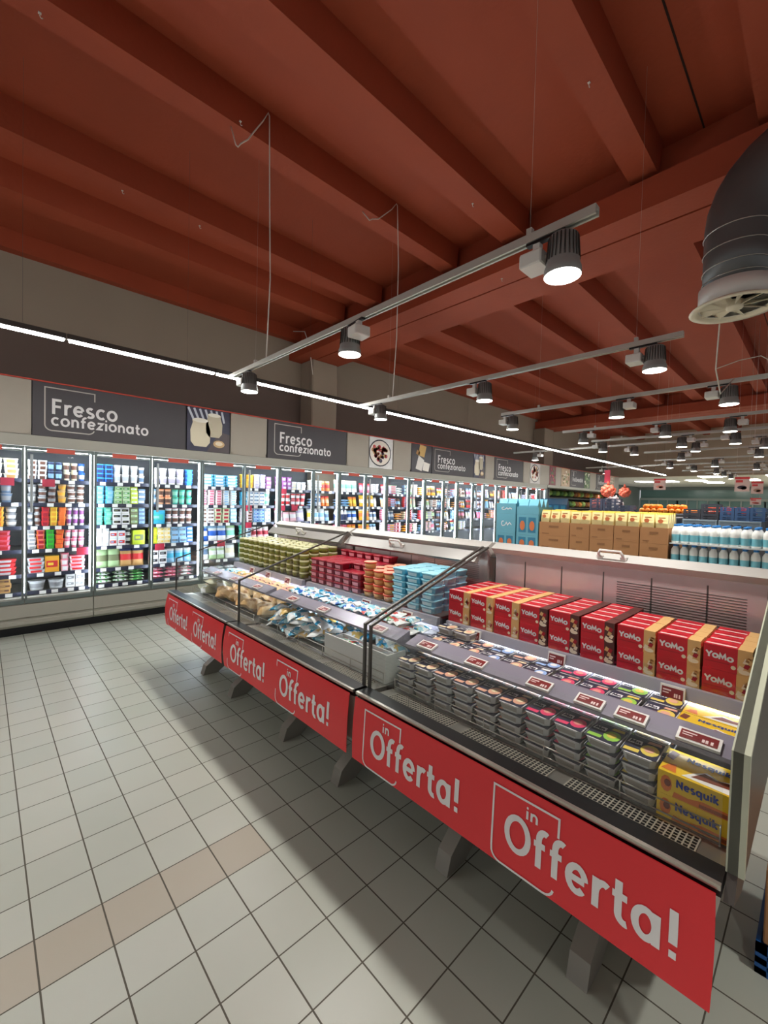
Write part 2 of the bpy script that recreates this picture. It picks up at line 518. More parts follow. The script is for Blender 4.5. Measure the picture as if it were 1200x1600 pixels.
# ================================================================== the wall of glass-door fridges
MULL = [-.27, .946, 2.17, 3.346, 4.51, 5.65, 6.77, 7.91, 8.98, 10.1, 11.2, 12.3]
MID = [.334, 1.552, 2.771, 3.969, 5.113, 6.281, 7.397, 8.518, 9.56, 10.66, 11.76]
FY = 5.87
SHZ = [.445, .635, .90, 1.155, 1.41, 1.67]
fridge_glass = glass('fridge_glass', (.93, .96, .97), .8, .01, .02)
inner_m = M('fridge_liner', (62, 68, 78), .35)
for k in range(11):
    x0, x1, xm = MULL[k], MULL[k + 1], MID[k]
    first = ('%s glass-door wall fridge from the left end of the row' % nth(k)) if k else 'glass-door wall fridge cut off by the left edge of the photo'
    fr = tag(empty('glass_door_fridge', ((x0 + x1) / 2, FY, 0)), first, 'fridge', 'glass-door fridges along the back wall')
    ox = (x0 + x1) / 2
    X0, X1, XM = x0 - ox, x1 - ox, xm - ox
    c = MB()   # carcass: base, back, top, all round a deep dark liner
    c.box(X0, X1, .0, .78, .34, .40)
    c.box(X0, X1, .70, .78, .40, 2.02)
    c.box(X0, X1, .0, .78, 2.02, 2.12)
    c.build('cabinet', [pale_grey], fr)
    c = MB()
    c.face([(X0, .69, .41), (X1, .69, .41), (X1, .69, 2.01), (X0, .69, 2.01)])
    c.build('liner', inner_m, fr)
    c = MB()
    c.prism_x([(0.0, .34), (-.03, .33), (-.03, .20), (-.015, .19), (-.015, .165), (-.04, .16), (-.04, .125), (-.02, .10), (.1, .10), (.1, .34)], X0 + .004, X1 - .004)
    c.build('base_panel', beige_grey, fr)
    c = MB()
    c.box(X0, X1, .05, .12, 0.0, .10)
    c.build('kick_plate', black_rubber, fr)
    c = MB()
    c.box(X0, X1, -.04, .02, 2.02, 2.135)
    c.build('lintel', beige_grey, fr)
    for side in (X0 + .004, XM - .007, X1 - .034):  # middle strip is an added fill, hidden behind the mullion, to even the light
        c = MB()
        c.box(side, side + .014, .030, .044, .45, 1.975)
        c.build('light_strip', FLED_M, fr)
    c = MB()
    c.box(X0 + .05, X1 - .05, .05, .07, 1.985, 1.998)
    c.build('light_strip', FLED_M, fr)
    for z in SHZ:
        if k > 5 and z < .8:
            continue
        s = MB()
        d0 = .12 if z > .5 else .10
        s.box(X0 + .02, X1 - .02, d0, .68, z - .018, z)
        s.box(X0 + .02, X1 - .02, d0 - .012, d0, z - .034, z + .006, 1)
        sh = s.build('shelf', [steel, navy_rail], fr)
        if k < 7:
            x = X0 + .06 + random.random() * .05
            while x < X1 - .12:
                if abs(x + .03 - XM) > .07:
                    t = MB()
                    t.box(x, x + .058, d0 - .017, d0 - .0125, z - .036, z + .002)
                    t.build('price_tag', card_white, sh)
                x += .10 + random.random() * .09
    for a, b, hs in ((X0, XM, 0), (XM, X1, 1)):
        fl, frr = (.026, .022) if not hs else (.022, .026)
        d = MB()
        d.box(a + .004, a + fl, -.022, .02, .345, 2.015)
        d.box(b - frr, b - .004, -.022, .02, .345, 2.015)
        d.box(a + fl, b - frr, -.022, .02, .345, .385)
        d.box(a + fl, b - frr, -.022, .02, 1.985, 2.015)
        dr = d.build('door', door_frame_m, fr)
        g = MB()
        g.face([(a + fl, -.005, .385), (b - frr, -.005, .385), (b - frr, -.005, 1.985), (a + fl, -.005, 1.985)])
        g.build('glass', fridge_glass, dr)
        cx = (a + b) / 2
        st = MB()
        st.box(cx - .125, cx + .125, -.028, -.0225, 1.96, 2.008)
        st.build('header_sticker', sticker_red, dr)
        if hs:
            h = MB()
            h.box(a + .042, a + .066, -.07, -.05, 1.32, 1.93, ch=.004)
            h.box(a + .046, a + .062, -.051, -.02, 1.36, 1.38)
            h.box(a + .046, a + .062, -.051, -.02, 1.87, 1.89)
            h.build('handle', M('handle_grey', (176, 182, 184), .35, .3), dr)
# small red promotion cards clipped to shelf rails
for k, (x, z) in enumerate(((.20, 1.665), (.54, 1.665), (.85, .895), (1.67, .895), (2.47, .90), (2.87, 1.405), (2.87, 1.15), (3.45, 1.67), (3.43, 1.41), (3.66, 1.41))):
    t = MB()
    t.box(x - .055, x + .055, FY + .055, FY + .06, z - .07, z + .012)
    where = ('top shelf of the leftmost fridge', 'top shelf of the first full fridge door', 'fourth shelf in front of the pink cups', 'fourth shelf under the lime cartons', 'shelf above the white cheese tubs', 'second shelf below the yellow pouches', 'third shelf above the green tubs', 'top shelf under the purple cups', 'second shelf beside the round white tubs', 'second shelf beside the red topped tubs')[k]
    tag(t.build('promotion_card', promo_red), 'small pinkish red card hung from the ' + where, 'price card', 'red promotion cards on fridge shelves')

# ================================================================== sign band above the fridges
SY = 5.84
def sfn(x0, z0, y):
    return lambda u, v: (x0 + u, y, z0 + v)
sign_dark = M('sign_charcoal', (68, 64, 68), .5, noise=.05, nscale=6)
sign_beige = M('sign_beige', (168, 160, 146), .5, noise=.03)
backing_m = M('sign_backing', (46, 42, 44), .6)
mb = MB()
mb.box(-.3, 18.55, SY + .022, SY + .05, 2.135, 2.715)
mb.box(-.3, 18.55, SY - .004, SY + .05, 2.715, 2.728, 1)
struct(mb.build('trim_40', [backing_m, M('red_edge', (196, 60, 40), .5)]))
mb = MB()
mb.box(12.3, 18.55, SY - .03, SY + .40, 2.06, 2.135)
struct(mb.build('trim_41', beige_grey))

def beige_panel(x0, x1, label, corners):
    m = MB()
    fn = lambda u, v, y=SY: (u, y, v)
    m.rect(fn, x0, x1, 2.14, 2.712, 0, .07, corners)
    m.rect(lambda u, v: (u, SY + .02, v), x1, x0, 2.14, 2.712, 0)
    tag(m.build('blank_sign', sign_beige), label, 'sign panel', 'plain beige panels in the sign band')
def bracket(m, fn, u0, u1, v0, v1, gap_top, gap_bot, r, w, mi):
    """open frame: starts right of the words, over the top, down the left, along the foot, curls up"""
    pts = [(u1, gap_top), (u1, v1), (u0, v1), (u0, v0 + r)]
    pts += [(u0 + r + r * math.cos(math.radians(a)), v0 + r + r * math.sin(math.radians(a))) for a in (195, 210, 225, 240, 255, 270)]
    pts += [(u1 - r, v0)] + [(u1 - r + r * math.cos(math.radians(a)), v0 + r + r * math.sin(math.radians(a))) for a in (285, 300, 320, 340)]
    m.ribbon(fn, pts, w, mi)
def word_sign(x0, x1, lines, label, tx, size, pat=''):
    root = MB()
    root.box(x0, x1, SY, SY + .02, 2.14, 2.712)
    s = tag(root.build('shop_sign', sign_dark), label, 'sign')
    fn = lambda u, v: (u, SY - .004, v)
    for txt, u, v, sz, wd in lines:
        l = MB()
        lettering(l, fn, txt, u, v, sz, wd, .26)
        l.build('lettering', letter_white, s)
    b = MB()
    bu0, bu1, bt, bb = tx
    bracket(b, lambda u, v: (u, SY - .003, v), bu0, bu1, 2.205, 2.665, bt, bb, .06, .012, 0)
    b.build('line_frame', M('sign_line', (190, 184, 176), .5), s)
def picture(x0, x1, kind, label):
    m = MB()
    m.box(x0, x1, SY, SY + .02, 2.14, 2.712)
    fn = lambda u, v: (x0 + u * (x1 - x0), SY - .002, 2.14 + v * .572)
    f2 = lambda u, v: (x0 + u * (x1 - x0), SY - .003, 2.14 + v * .572)
    f3 = lambda u, v: (x0 + u * (x1 - x0), SY - .004, 2.14 + v * .572)
    cols = {'jars': (44, 44, 70), 'berries': (226, 226, 224), 'cheese': (52, 48, 54), 'red': (120, 40, 50), 'greens': (70, 96, 60), 'nuts': (188, 160, 128), 'plate': (206, 200, 196)}
    ms = [M('pic_' + kind, cols[kind], .4, noise=.25, nscale=9)]
    def mt(c):
        q = M('pic_%d_%d_%d' % c, c, .4)
        if q not in ms: ms.append(q)
        return ms.index(q)
    if kind == 'jars':
        for i in range(7):
            m.ribbon(fn, [(.02 + .13 * i, .98), (.14 + .12 * i, .72)], .05, mt((196, 202, 214)))
        m.face([fn(.45, 0), fn(1, 0), fn(1, .45), fn(.75, .5)], mt((74, 62, 66)))
        for cx, cy, s, c in ((.62, .62, .9, (196, 186, 160)), (.30, .42, 1.05, (222, 212, 184))):
            m.face([f2(cx + a * s, cy + b * s) for a, b in ((-.13, -.30), (.13, -.30), (.21, -.20), (.22, .05), (.17, .22), (.18, .28), (-.18, .28), (-.17, .22), (-.22, .05), (-.21, -.20))], mt(c))
            m.disc(f3, cx, cy + .28 * s, .17 * s, .05 * s, 14, mt((240, 236, 222)))
        m.disc(f2, .74, .2, .14, .09, 12, mt((206, 170, 120)))
        m.disc(f3, .74, .21, .09, .05, 12, mt((236, 220, 190)))
    elif kind in ('berries', 'plate'):
        m.disc(fn, .45, .5, .47, .44, 24, mt((40, 40, 52)))
        m.disc(f2, .45, .5, .43, .40, 24, mt((232, 222, 210)))
        rg = random.Random(len(kind))
        for i in range(34):
            a, r = rg.random() * 6.28, .33 * math.sqrt(rg.random())
            q = .05 + .03 * rg.random()
            m.disc(f3, .45 + r * math.cos(a), .5 + r * math.sin(a), q, q * .95, 8, mt(rg.choice([(180, 40, 50), (200, 60, 50), (50, 40, 70), (214, 168, 110), (180, 120, 70)])))
    elif kind == 'cheese':
        m.face([fn(.3, .62), fn(.62, .55), fn(.72, .95), fn(.4, 1)], mt((214, 176, 104)))
        m.face([fn(.2, .12), fn(.5, .05), fn(.62, .45), fn(.34, .6)], mt((232, 228, 220)))
        m.face([fn(.55, .08), fn(.85, .05), fn(.92, .34), fn(.6, .4)], mt((240, 236, 226)))
        m.face([fn(.2, .66), fn(.36, .58), fn(.42, .72), fn(.26, .8)], mt((196, 150, 84)))
    else:
        pal = {'red': [(186, 40, 54), (220, 90, 96), (80, 26, 40), (90, 120, 60)], 'greens': [(110, 150, 80), (60, 100, 50), (200, 210, 170), (226, 226, 210)], 'nuts': [(226, 200, 160), (150, 104, 66), (110, 130, 60), (240, 230, 214)]}[kind]
        rg = random.Random(len(kind) + 3)
        for i in range(30):
            q = .06 + .05 * rg.random()
            m.disc(fn if i % 2 else f2, .1 + .8 * rg.random(), .08 + .84 * rg.random(), q, q * .7, 9, mt(rg.choice(pal)))
    tag(m.build('sign_picture', ms), label, 'picture panel')

beige_panel(-.3, .385, 'plain beige panel at the left end of the sign band', (1, 1, 0, 0))
word_sign(.395, 1.94, [('Fresco', .545, 2.385, .118, .63), ('confezionato', .545, 2.262, .088, .96)], 'large charcoal sign reading Fresco confezionato at the left of the sign band', (.497, .945, 2.575, 2.28), .11)
picture(1.96, 2.53, 'jars', 'photo panel of two glass jars of yogurt, nearest to the camera')
beige_panel(2.55, 3.10, 'plain beige panel right of the large yogurt jar picture', (1, 1, 0, 0))
word_sign(3.12, 4.62, [('Fresco', 3.31, 2.385, .118, .60), ('confezionato', 3.31, 2.262, .092, .98)], 'charcoal Fresco confezionato sign, second from the left', (3.23, 3.70, 2.575, 2.28), .11)
beige_panel(4.64, 5.14, 'plain beige panel between the second sign and the berry picture', (1, 0, 0, 0))
picture(5.16, 5.76, 'berries', 'photo panel of a round bowl of red berries and cereal')
beige_panel(5.78, 6.28, 'plain beige panel between the berry and cheese pictures', (0, 1, 0, 0))
picture(6.30, 6.92, 'cheese', 'photo panel of cheese wedges on a dark ground')
word_sign(6.94, 8.45, [('Fresco', 7.12, 2.385, .118, .62), ('confezionato', 7.12, 2.262, .092, 1.02)], 'charcoal Fresco confezionato sign right of the cheese picture', (7.03, 7.55, 2.575, 2.28), .11)
picture(8.47, 8.95, 'jars', 'small photo panel of yogurt jars right of the third sign')
beige_panel(8.97, 9.36, 'plain beige panel right of the smaller yogurt jar picture', (1, 1, 0, 0))
word_sign(9.38, 10.82, [('Fresco', 9.55, 2.385, .118, .62), ('confezionato', 9.55, 2.262, .092, 1.0)], 'charcoal Fresco confezionato sign, fourth and farthest of its kind', (9.48, 10.0, 2.575, 2.28), .11)
beige_panel(10.84, 11.22, 'plain beige panel right of the fourth Fresco sign', (1, 0, 0, 0))
picture(11.24, 11.83, 'plate', 'photo panel of a plate of fruit before the far beige panel')
beige_panel(11.85, 12.42, 'plain beige panel above the end of the fridge row', (0, 1, 0, 0))
picture(12.44, 12.86, 'red', 'photo panel of red fruit above the start of the produce wall')
beige_panel(12.88, 13.24, 'narrow beige panel beside the red fruit picture', (1, 1, 0, 0))
picture(13.26, 13.90, 'nuts', 'photo panel of mixed produce left of the Fruttivendolo sign')
word_sign(13.92, 15.05, [('il', 14.1, 2.50, .10, .12), ('Fruttivendolo', 14.1, 2.33, .105, .85)], 'charcoal sign reading il Fruttivendolo, nearer of the two', (14.02, 14.4, 2.6, 2.25), .1)
picture(15.07, 15.58, 'greens', 'photo panel of green vegetables between two far signs')
beige_panel(15.60, 16.14, 'plain beige panel beside the green vegetable picture', (1, 1, 0, 0))
word_sign(16.16, 17.40, [('il', 16.35, 2.50, .10, .12), ('Fruttivendolo', 16.35, 2.33, .105, .9)], 'farthest charcoal sign reading il Fruttivendolo', (16.26, 16.7, 2.6, 2.25), .1)
picture(17.42, 18.05, 'nuts', 'photo panel at the far right end of the sign band')
beige_panel(18.07, 18.54, 'plain beige panel closing the far end of the sign band', (1, 1, 0, 0))

# ================================================================== fridge contents
def k_cup(body, band, lid, r=.036, h=.068):
    m = MB()
    m.lathe([(r * .74, 0), (r * .80, h * .25), (r * .90, h * .72), (r * .96, h * .93)], 10, [0, 1, 0], caps=(True, False))
    m.lathe([(r, h * .93), (r * 1.03, h * .95), (r, h)], 10, 2)
    return m.mesh('cup', [PM(body), PM(band), PM(lid)])
def k_flat(body, band, lid, w=.088, d=.09, h=.045):
    m = MB()
    t = .86
    def ring(s, z, c=.012):
        a, b = w / 2 * s, d / 2 * s
        return [(-a + c, -b, z), (a - c, -b, z), (a, -b + c, z), (a, b - c, z), (a - c, b, z), (-a + c, b, z), (-a, b - c, z), (-a, -b + c, z)]
    m.grid([ring(t, 0), ring(.97, h * .85)], 0, smooth=False)
    m.grid([ring(1.0, h * .85), ring(1.02, h * .92), ring(1.0, h)], 2, smooth=False)
    q = h * .14
    m.face([(-w * .28, -d / 2 * .90 - .002, q), (w * .28, -d / 2 * .90 - .002, q), (w * .30, -d / 2 * .965 - .002, h * .74), (-w * .30, -d / 2 * .965 - .002, h * .74)], 1)
    return m.mesh('tub', [PM(body), PM(band), PM(lid)])
def k_box(body, band, lid, w=.09, d=.10, h=.06):
    m = MB()
    m.box(-w / 2, w / 2, -d / 2, d / 2, 0, h - .002, 0)
    m.box(-w / 2, w / 2, -d / 2, d / 2, h - .002, h, 2)
    y = -d / 2 - .0012
    m.face([(-w * .40, y, h * .30), (w * .40, y, h * .30), (w * .40, y, h * .70), (-w * .40, y, h * .70)], 1)
    m.face([(-w * .30, y - .001, h * .42), (w * .1, y - .001, h * .42), (w * .1, y - .001, h * .58), (-w * .30, y - .001, h * .58)], 2)
    return m.mesh('carton', [PM(body), PM(band), PM(lid)])
def k_tall(body, band, lid, w=.07, d=.07, h=.19):
    m = MB()
    a, b = w / 2, d / 2
    m.box(-a, a, -b, b, 0, h * .8, 0)
    m.face([(-a, -b - .001, h * .2), (a, -b - .001, h * .2), (a, -b - .001, h * .55), (-a, -b - .001, h * .55)], 1)
    m.prism_x([(-b, h * .8), (b, h * .8), (.004, h), (-.004, h)], -a, a, 2)
    return m.mesh('milk_carton', [PM(body), PM(band), PM(lid)])
def k_pouch(body, band, lid, w=.13, d=.05, h=.15, seed=0):
    m = MB()
    rings = []
    n = 7
    for j in range(n):
        t = j / (n - 1)
        th = d / 2 * math.sin(math.pi * (.06 + .88 * t)) ** .7 * (1.2 - .5 * t)
        lean = .03 * t
        ww = w / 2 * (1 - .05 * math.sin(math.pi * t))
        rings.append([(-ww, lean, h * t), (-ww * .6, lean - th, h * t), (0, lean - th * 1.15, h * t), (ww * .6, lean - th, h * t), (ww, lean, h * t), (ww * .5, lean + th * .7, h * t), (-ww * .5, lean + th * .7, h * t)])
    m.grid(rings, [0, 0, 1, 1, 0, 2], smooth=True)
    return m.mesh('pouch', [PM(body), PM(band), PM(lid)])
def k_pillow(body, band, lid, w=.16, d=.125, h=.038):
    m = MB()
    nx, ny = 8, 6
    rg = random.Random(hash((body, band)) % 97)
    for side in (1, -1):
        i0 = len(m.v)
        for j in range(ny + 1):
            for i in range(nx + 1):
                u, v = i / nx, j / ny
                q = (math.sin(math.pi * u) * math.sin(math.pi * v)) ** .55
                m.v.append(((u - .5) * w, (v - .5) * d, h * .5 + side * h * .5 * q * (.8 + .3 * rg.random()) if q > .01 else h * .5))
        for j in range(ny):
            for i in range(nx):
                a = i0 + j * (nx + 1) + i
                f = (a, a + 1, a + nx + 2, a + nx + 1)
                m.f.append(f if side > 0 else tuple(reversed(f)))
                m.m.append(rg.choice([0, 0, 1, 0, 1, 2]) if side > 0 else 0)
                m.s.append(True)
    return m.mesh('bag', [PM(body), PM(band), PM(lid)])
def k_bottle(body, band, lid, r=.032, h=.19):
    m = MB()
    m.lathe([(r * .94, 0), (r, .01), (r, h * .55), (r * .98, h * .66), (r * .5, h * .86), (r * .42, h * .92)], 10, [0, 1, 0, 0, 0], caps=(True, False))
    m.lathe([(r * .5, h * .92), (r * .5, h)], 10, 2)
    return m.mesh('bottle', [PM(body), PM(band), PM(lid)])
def k_tray(body, band, lid, w=.17, d=.12, h=.035):
    m = MB()
    m.grid([[(-w * .44, -d * .42, 0), (w * .44, -d * .42, 0), (w * .44, d * .42, 0), (-w * .44, d * .42, 0)], [(-w * .5, -d * .5, h * .8), (w * .5, -d * .5, h * .8), (w * .5, d * .5, h * .8), (-w * .5, d * .5, h * .8)]], 0, smooth=False)
    m.box(-w * .5, w * .5, -d * .5, d * .5, h * .8, h, 2)
    m.face([(-w * .36, -d * .46 - .002, h * .15), (w * .3, -d * .46 - .002, h * .15), (w * .33, -d * .5 - .002, h * .72), (-w * .38, -d * .5 - .002, h * .72)], 1)
    return m.mesh('tray', [PM(body), PM(band), PM(lid)])
# shape: maker, object name, words for the label, category, width to allot, height of one layer
SHAPES = {
    'cup': (k_cup, 'yogurt_cup', 'yogurt cup', 'yogurt cup', .076, .068),
    'bigcup': (lambda a, b, c: k_cup(a, b, c, .044, .092), 'dessert_cup', 'tall dessert cup', 'dessert cup', .092, .092),
    'flat': (k_flat, 'dessert_tub', 'flat dessert tub', 'dessert tub', .094, .045),
    'thin': (lambda a, b, c: k_flat(a, b, c, .084, .09, .030), 'cheese_tub', 'shallow cheese tub', 'cheese tub', .09, .030),
    'box': (k_box, 'dairy_carton', 'small dairy carton', 'carton', .096, .06),
    'slim': (lambda a, b, c: k_box(a, b, c, .075, .1, .042), 'butter_pack', 'slim butter pack', 'butter', .08, .042),
    'tall': (k_tall, 'milk_carton', 'gable-top carton', 'milk carton', .076, .19),
    'pouch': (k_pouch, 'cheese_pouch', 'upright pouch', 'pouch', .125, .15),
    'spouch': (lambda a, b, c: k_pouch(a, b, c, .10, .045, .12), 'ham_pouch', 'small hanging pouch', 'pouch', .10, .12),
    'pillow': (k_pillow, 'salad_bag', 'lying pillow bag', 'bag', .165, .042),
    'bottle': (k_bottle, 'drink_bottle', 'small drink bottle', 'bottle', .068, .19),
    'tray': (k_tray, 'snack_tray', 'flat snack tray', 'tray', .178, .036),
    'sbox': (lambda a, b, c: k_box(a, b, c, .15, .10, .12), 'display_carton', 'printed display carton', 'carton', .16, .12),
    'bowl': (lambda a, b, c: k_cup(a, b, c, .085, .085), 'salad_bowl', 'wide clear salad bowl', 'bowl', .18, .085),
}
MESH = {}
def pmesh(shape, a, b, c):
    key = (shape, a, b, c)
    if key not in MESH:
        MESH[key] = SHAPES[shape][0](a, b, c)
    return MESH[key]
SHNAME = ['bottom shelf', 'fifth shelf down', 'fourth shelf down', 'third shelf down', 'second shelf down', 'top shelf']
USED = {}
def fill(door, xa, xb, si, items):
    """items: 'shape:body/band/lid*cols x layers'; columns run left to right between xa and xb"""
    z0 = SHZ[si]
    spec = []
    for it in items.split():
        sh, rest = it.split(':')
        cols, n = rest.split('*')
        c = [q.replace('_', ' ') for q in cols.split('/')]
        while len(c) < 3: c.append(c[-1] if len(c) == 2 else c[0])
        nc, nl = (int(q) for q in n.split('x'))
        spec.append((sh, c, nc, nl))
    tot = sum(SHAPES[s][4] * nc for s, c, nc, nl in spec)
    k = min((xb - xa) / tot, 1.4)
    x = xa + ((xb - xa) - tot * k) / 2
    dn = nth(door) + ' fridge door'
    for sh, c, nc, nl in spec:
        mk, name, words_, cat, w, h = SHAPES[sh]
        me = pmesh(sh, *c)
        me.name = name
        sx = min(k * .975, 1.36)
        gap = ((SHZ + [1.93])[si + 1] - z0) - .044
        sz = min(gap / (h * nl), 1.5)
        if sh in ('pillow', 'tray', 'bowl'): sz = min(sz, 1.2)
        if sh == 'pillow': sx, sz = min(sx, .98), min(sz, 1.1)
        for i in range(nc):
            cx = x + w * k * (i + .5)
            key = (door, si, sh, c[0])
            USED[key] = USED.get(key, 0) + 1
            ci = USED[key] - 1
            for l in range(nl):
                o = add(name, me, None, (cx + random.uniform(-.004, .004), FY + .205 + random.uniform(-.006, .006), z0 + l * h * sz + .001), random.uniform(-.06, .06))
                o.scale = (sx, 1, sz)
                if nl > 1:
                    pos = '%s in %s stack' % (level(l, nl), nth(ci))
                else:
                    pos = '%s in line' % nth(ci)
                tag(o, '%s %s, %s, %s, %s' % (c[0], words_, pos, SHNAME[si], dn), cat, '%s %ss on the %s of the %s' % (c[0], words_, SHNAME[si], dn))
        x += w * k * nc
DOORS = []
for k in range(11):
    DOORS.append((MULL[k] + .04, MID[k] - .03))
    DOORS.append((MID[k] + .03, MULL[k + 1] - .055))
SPEC = {
 0: ['box:tan/brown/tan*3x3', 'tray:red/white/orange*1x4 tray:red/pale_grey/red*1x4', 'flat:yellow/amber/yellow*1x4 flat:pink/red/red*2x4', 'flat:amber/orange/amber*3x4 cup:grey/white/grey*1x3', 'cup:pale_grey/white/pale_blue*2x2 cup:slate/grey/grey*2x2', 'flat:white/brown/white*2x4 flat:white/tan/cream*2x4'],
 1: ['bowl:pale_grey/grey/pale_grey*2x1 box:white/grey/white*2x2', 'tray:pale_grey/red/grey*1x4 sbox:amber/red/yellow*1x1 flat:pale_pink/white/pink*1x3 tray:white/red/pink*1x4', 'thin:pale_grey/grey/white*1x5 flat:orange/crimson/pink*1x4 flat:bright_green/green/bright_green*1x4 flat:orange/orange/red*1x4 cup:pink/white/pale_pink*3x2', 'cup:grey/white/slate*1x3 cup:pale_grey/brown/pale_grey*1x3 flat:red/crimson/red*1x4 flat:yellow/amber/yellow*1x4 flat:orange/orange/orange*1x4 cup:white/purple/lavender*3x2', 'cup:grey/white/pale_grey*1x2 cup:pale_grey/brown/grey*1x3 cup:brown/grey/black*1x3 cup:tan/amber/tan*1x3 cup:white/brown/brown*2x3', 'flat:white/brown/white*2x4 cup:navy/pale_blue/slate*2x2 cup:cream/brown/cream*2x2 cup:blue/white/blue*1x2'],
 2: ['pillow:white/green/pale_green*2x3 pillow:green/white/pale_green*1x4', 'pouch:pale_green/olive/pale_green*2x1 pouch:tan/red/navy*2x1', 'slim:white/pale_grey/white*2x4 box:white/red/pale_blue*2x2 cup:white/black/pale_grey*1x3 sbox:lime/olive/lime*1x1', 'flat:teal/mint/mint*2x4 box:white/black/olive*2x3 box:olive/pale_green/grey*1x3 slim:slate/pale_blue/slate*1x4', 'flat:cyan/pale_blue/pale_blue*2x4 slim:pale_green/green/white*2x4 slim:lime/white/pale_green*1x4 slim:slate/white/pale_blue*1x3', 'flat:blue/navy/cyan*2x4 bigcup:white/pale_grey/white*3x2 cup:white/slate/white*1x2'],
 3: ['pillow:pink/white/pale_pink*2x3 pillow:white/pink/red*1x3', 'box:white/black/grey*2x2 spouch:pale_blue/cyan/white*3x1', 'slim:lime/yellow/lime*1x4 slim:cream/yellow/white*2x4 box:pale_blue/slate/grey*2x3 slim:blue/white/cyan*1x4', 'sbox:cyan/teal/pale_blue*1x1 cup:white/brown/pale_pink*4x2', 'cup:pale_blue/white/slate*1x2 cup:peach/brown/orange*2x2 cup:teal/mint/green*3x2', 'bigcup:white/lavender/white*4x2 flat:blue/cyan/cyan*1x4'],
 4: ['pillow:white/pale_grey/mint*3x2', 'pouch:white/slate/pale_blue*1x1 spouch:pale_green/white/white*2x1 pouch:white/cream/grey*1x1', 'pouch:blue/white/pale_blue*1x1 pouch:white/blue/pale_blue*2x1 pouch:white/mint/pale_green*1x1', 'slim:white/brown/grey*2x4 flat:cream/crimson/pale_green*2x4 slim:pale_blue/white/grey*1x4', 'thin:white/pink/pale_pink*3x6 thin:white/pale_blue/pale_grey*2x6', 'tray:cyan/white/pale_blue*3x4'],
 5: ['pillow:mint/white/green*3x2', 'pouch:green/mint/teal*2x1 spouch:white/red/pale_pink*2x1', 'flat:teal/green/mint*1x4 thin:white/slate/pale_blue*1x5 spouch:pale_pink/crimson/white*3x1', 'thin:white/brown/pale_pink*2x5 slim:pale_blue/blue/white*2x4 box:pale_grey/slate/white*1x3', 'flat:cyan/white/cyan*1x3 slim:white/slate/pale_blue*3x4 bigcup:white/mint/white*1x2', 'flat:amber/yellow/yellow*2x3 thin:white/lavender/lavender*2x5 slim:purple/lavender/purple*1x3'],
 6: ['', '', 'pouch:white/red/pale_pink*2x1 pouch:pale_grey/white/white*2x1', 'pouch:white/pale_pink/pink*1x1 spouch:pale_pink/white/brown*2x1 pouch:lavender/white/white*1x1', 'cup:white/red/white*3x2 cup:red/white/pale_pink*3x2', 'flat:purple/lavender/purple*3x3 thin:white/cream/pale_grey*3x3'],
 7: ['', '', 'pouch:pale_pink/white/red*2x1 spouch:white/peach/pink*2x1', 'pouch:cream/yellow/white*1x1 pouch:white/pale_blue/white*2x1 spouch:pale_blue/slate/white*1x1', 'pillow:pale_blue/white/white*1x3 pouch:white/slate/pale_blue*1x1 spouch:orange/peach/red*2x1', 'thin:white/pale_grey/cream*3x4 spouch:orange/red/peach*2x1'],
 8: ['', '', 'spouch:red/orange/pink*3x1 spouch:amber/red/orange*2x1', 'bottle:white/navy/slate*4x1 spouch:white/blue/pale_blue*2x1', 'pillow:pale_blue/white/lavender*2x3 spouch:amber/yellow/orange*2x1', 'pouch:white/mint/cream*4x1'],
 9: ['', '', 'spouch:orange/amber/yellow*3x1 spouch:slate/white/pale_blue*2x1', 'pouch:amber/orange/cream*2x1 spouch:white/slate/navy*2x1', 'pouch:amber/cream/yellow*3x1 spouch:pale_grey/white/grey*1x1', 'spouch:pink/pale_pink/red*3x1 thin:white/grey/pale_grey*2x4'],
}
SOFT = ['white', 'white', 'pale pink', 'lavender', 'pale blue', 'pale grey', 'peach', 'pink', 'cream', 'pale green', 'brown', 'slate', 'red', 'amber']
for d, (xa, xb) in enumerate(DOORS):
    if d in SPEC:
        for si, items in enumerate(SPEC[d]):
            if items:
                fill(d, xa, xb, si, items)
    else:
        rg = random.Random(d)
        for si in ((2, 3, 4, 5) if d < 15 else (3, 4, 5)):
            its, wd, cols = [], 0, set()
            while wd < .40:
                sh = rg.choice(['pouch', 'spouch', 'spouch', 'pillow', 'thin', 'flat', 'tray'])
                nc = {'pouch': 2, 'spouch': 2, 'pillow': 1, 'thin': 2, 'flat': 2, 'tray': 1}[sh]
                if wd + nc * SHAPES[sh][4] > .58: nc = 1
                nl = {'thin': 5, 'flat': 3, 'pillow': 3, 'tray': 4}.get(sh, 1)
                a, b, c = rg.choice(SOFT), rg.choice(SOFT), rg.choice(SOFT)
                if (sh, a) in cols: continue
                cols.add((sh, a))
                its.append('%s:%s/%s/%s*%dx%d' % (sh, a.replace(' ', '_'), b.replace(' ', '_'), c.replace(' ', '_'), nc, nl))
                wd += nc * SHAPES[sh][4]
            fill(d, xa, xb, si, ' '.join(its))

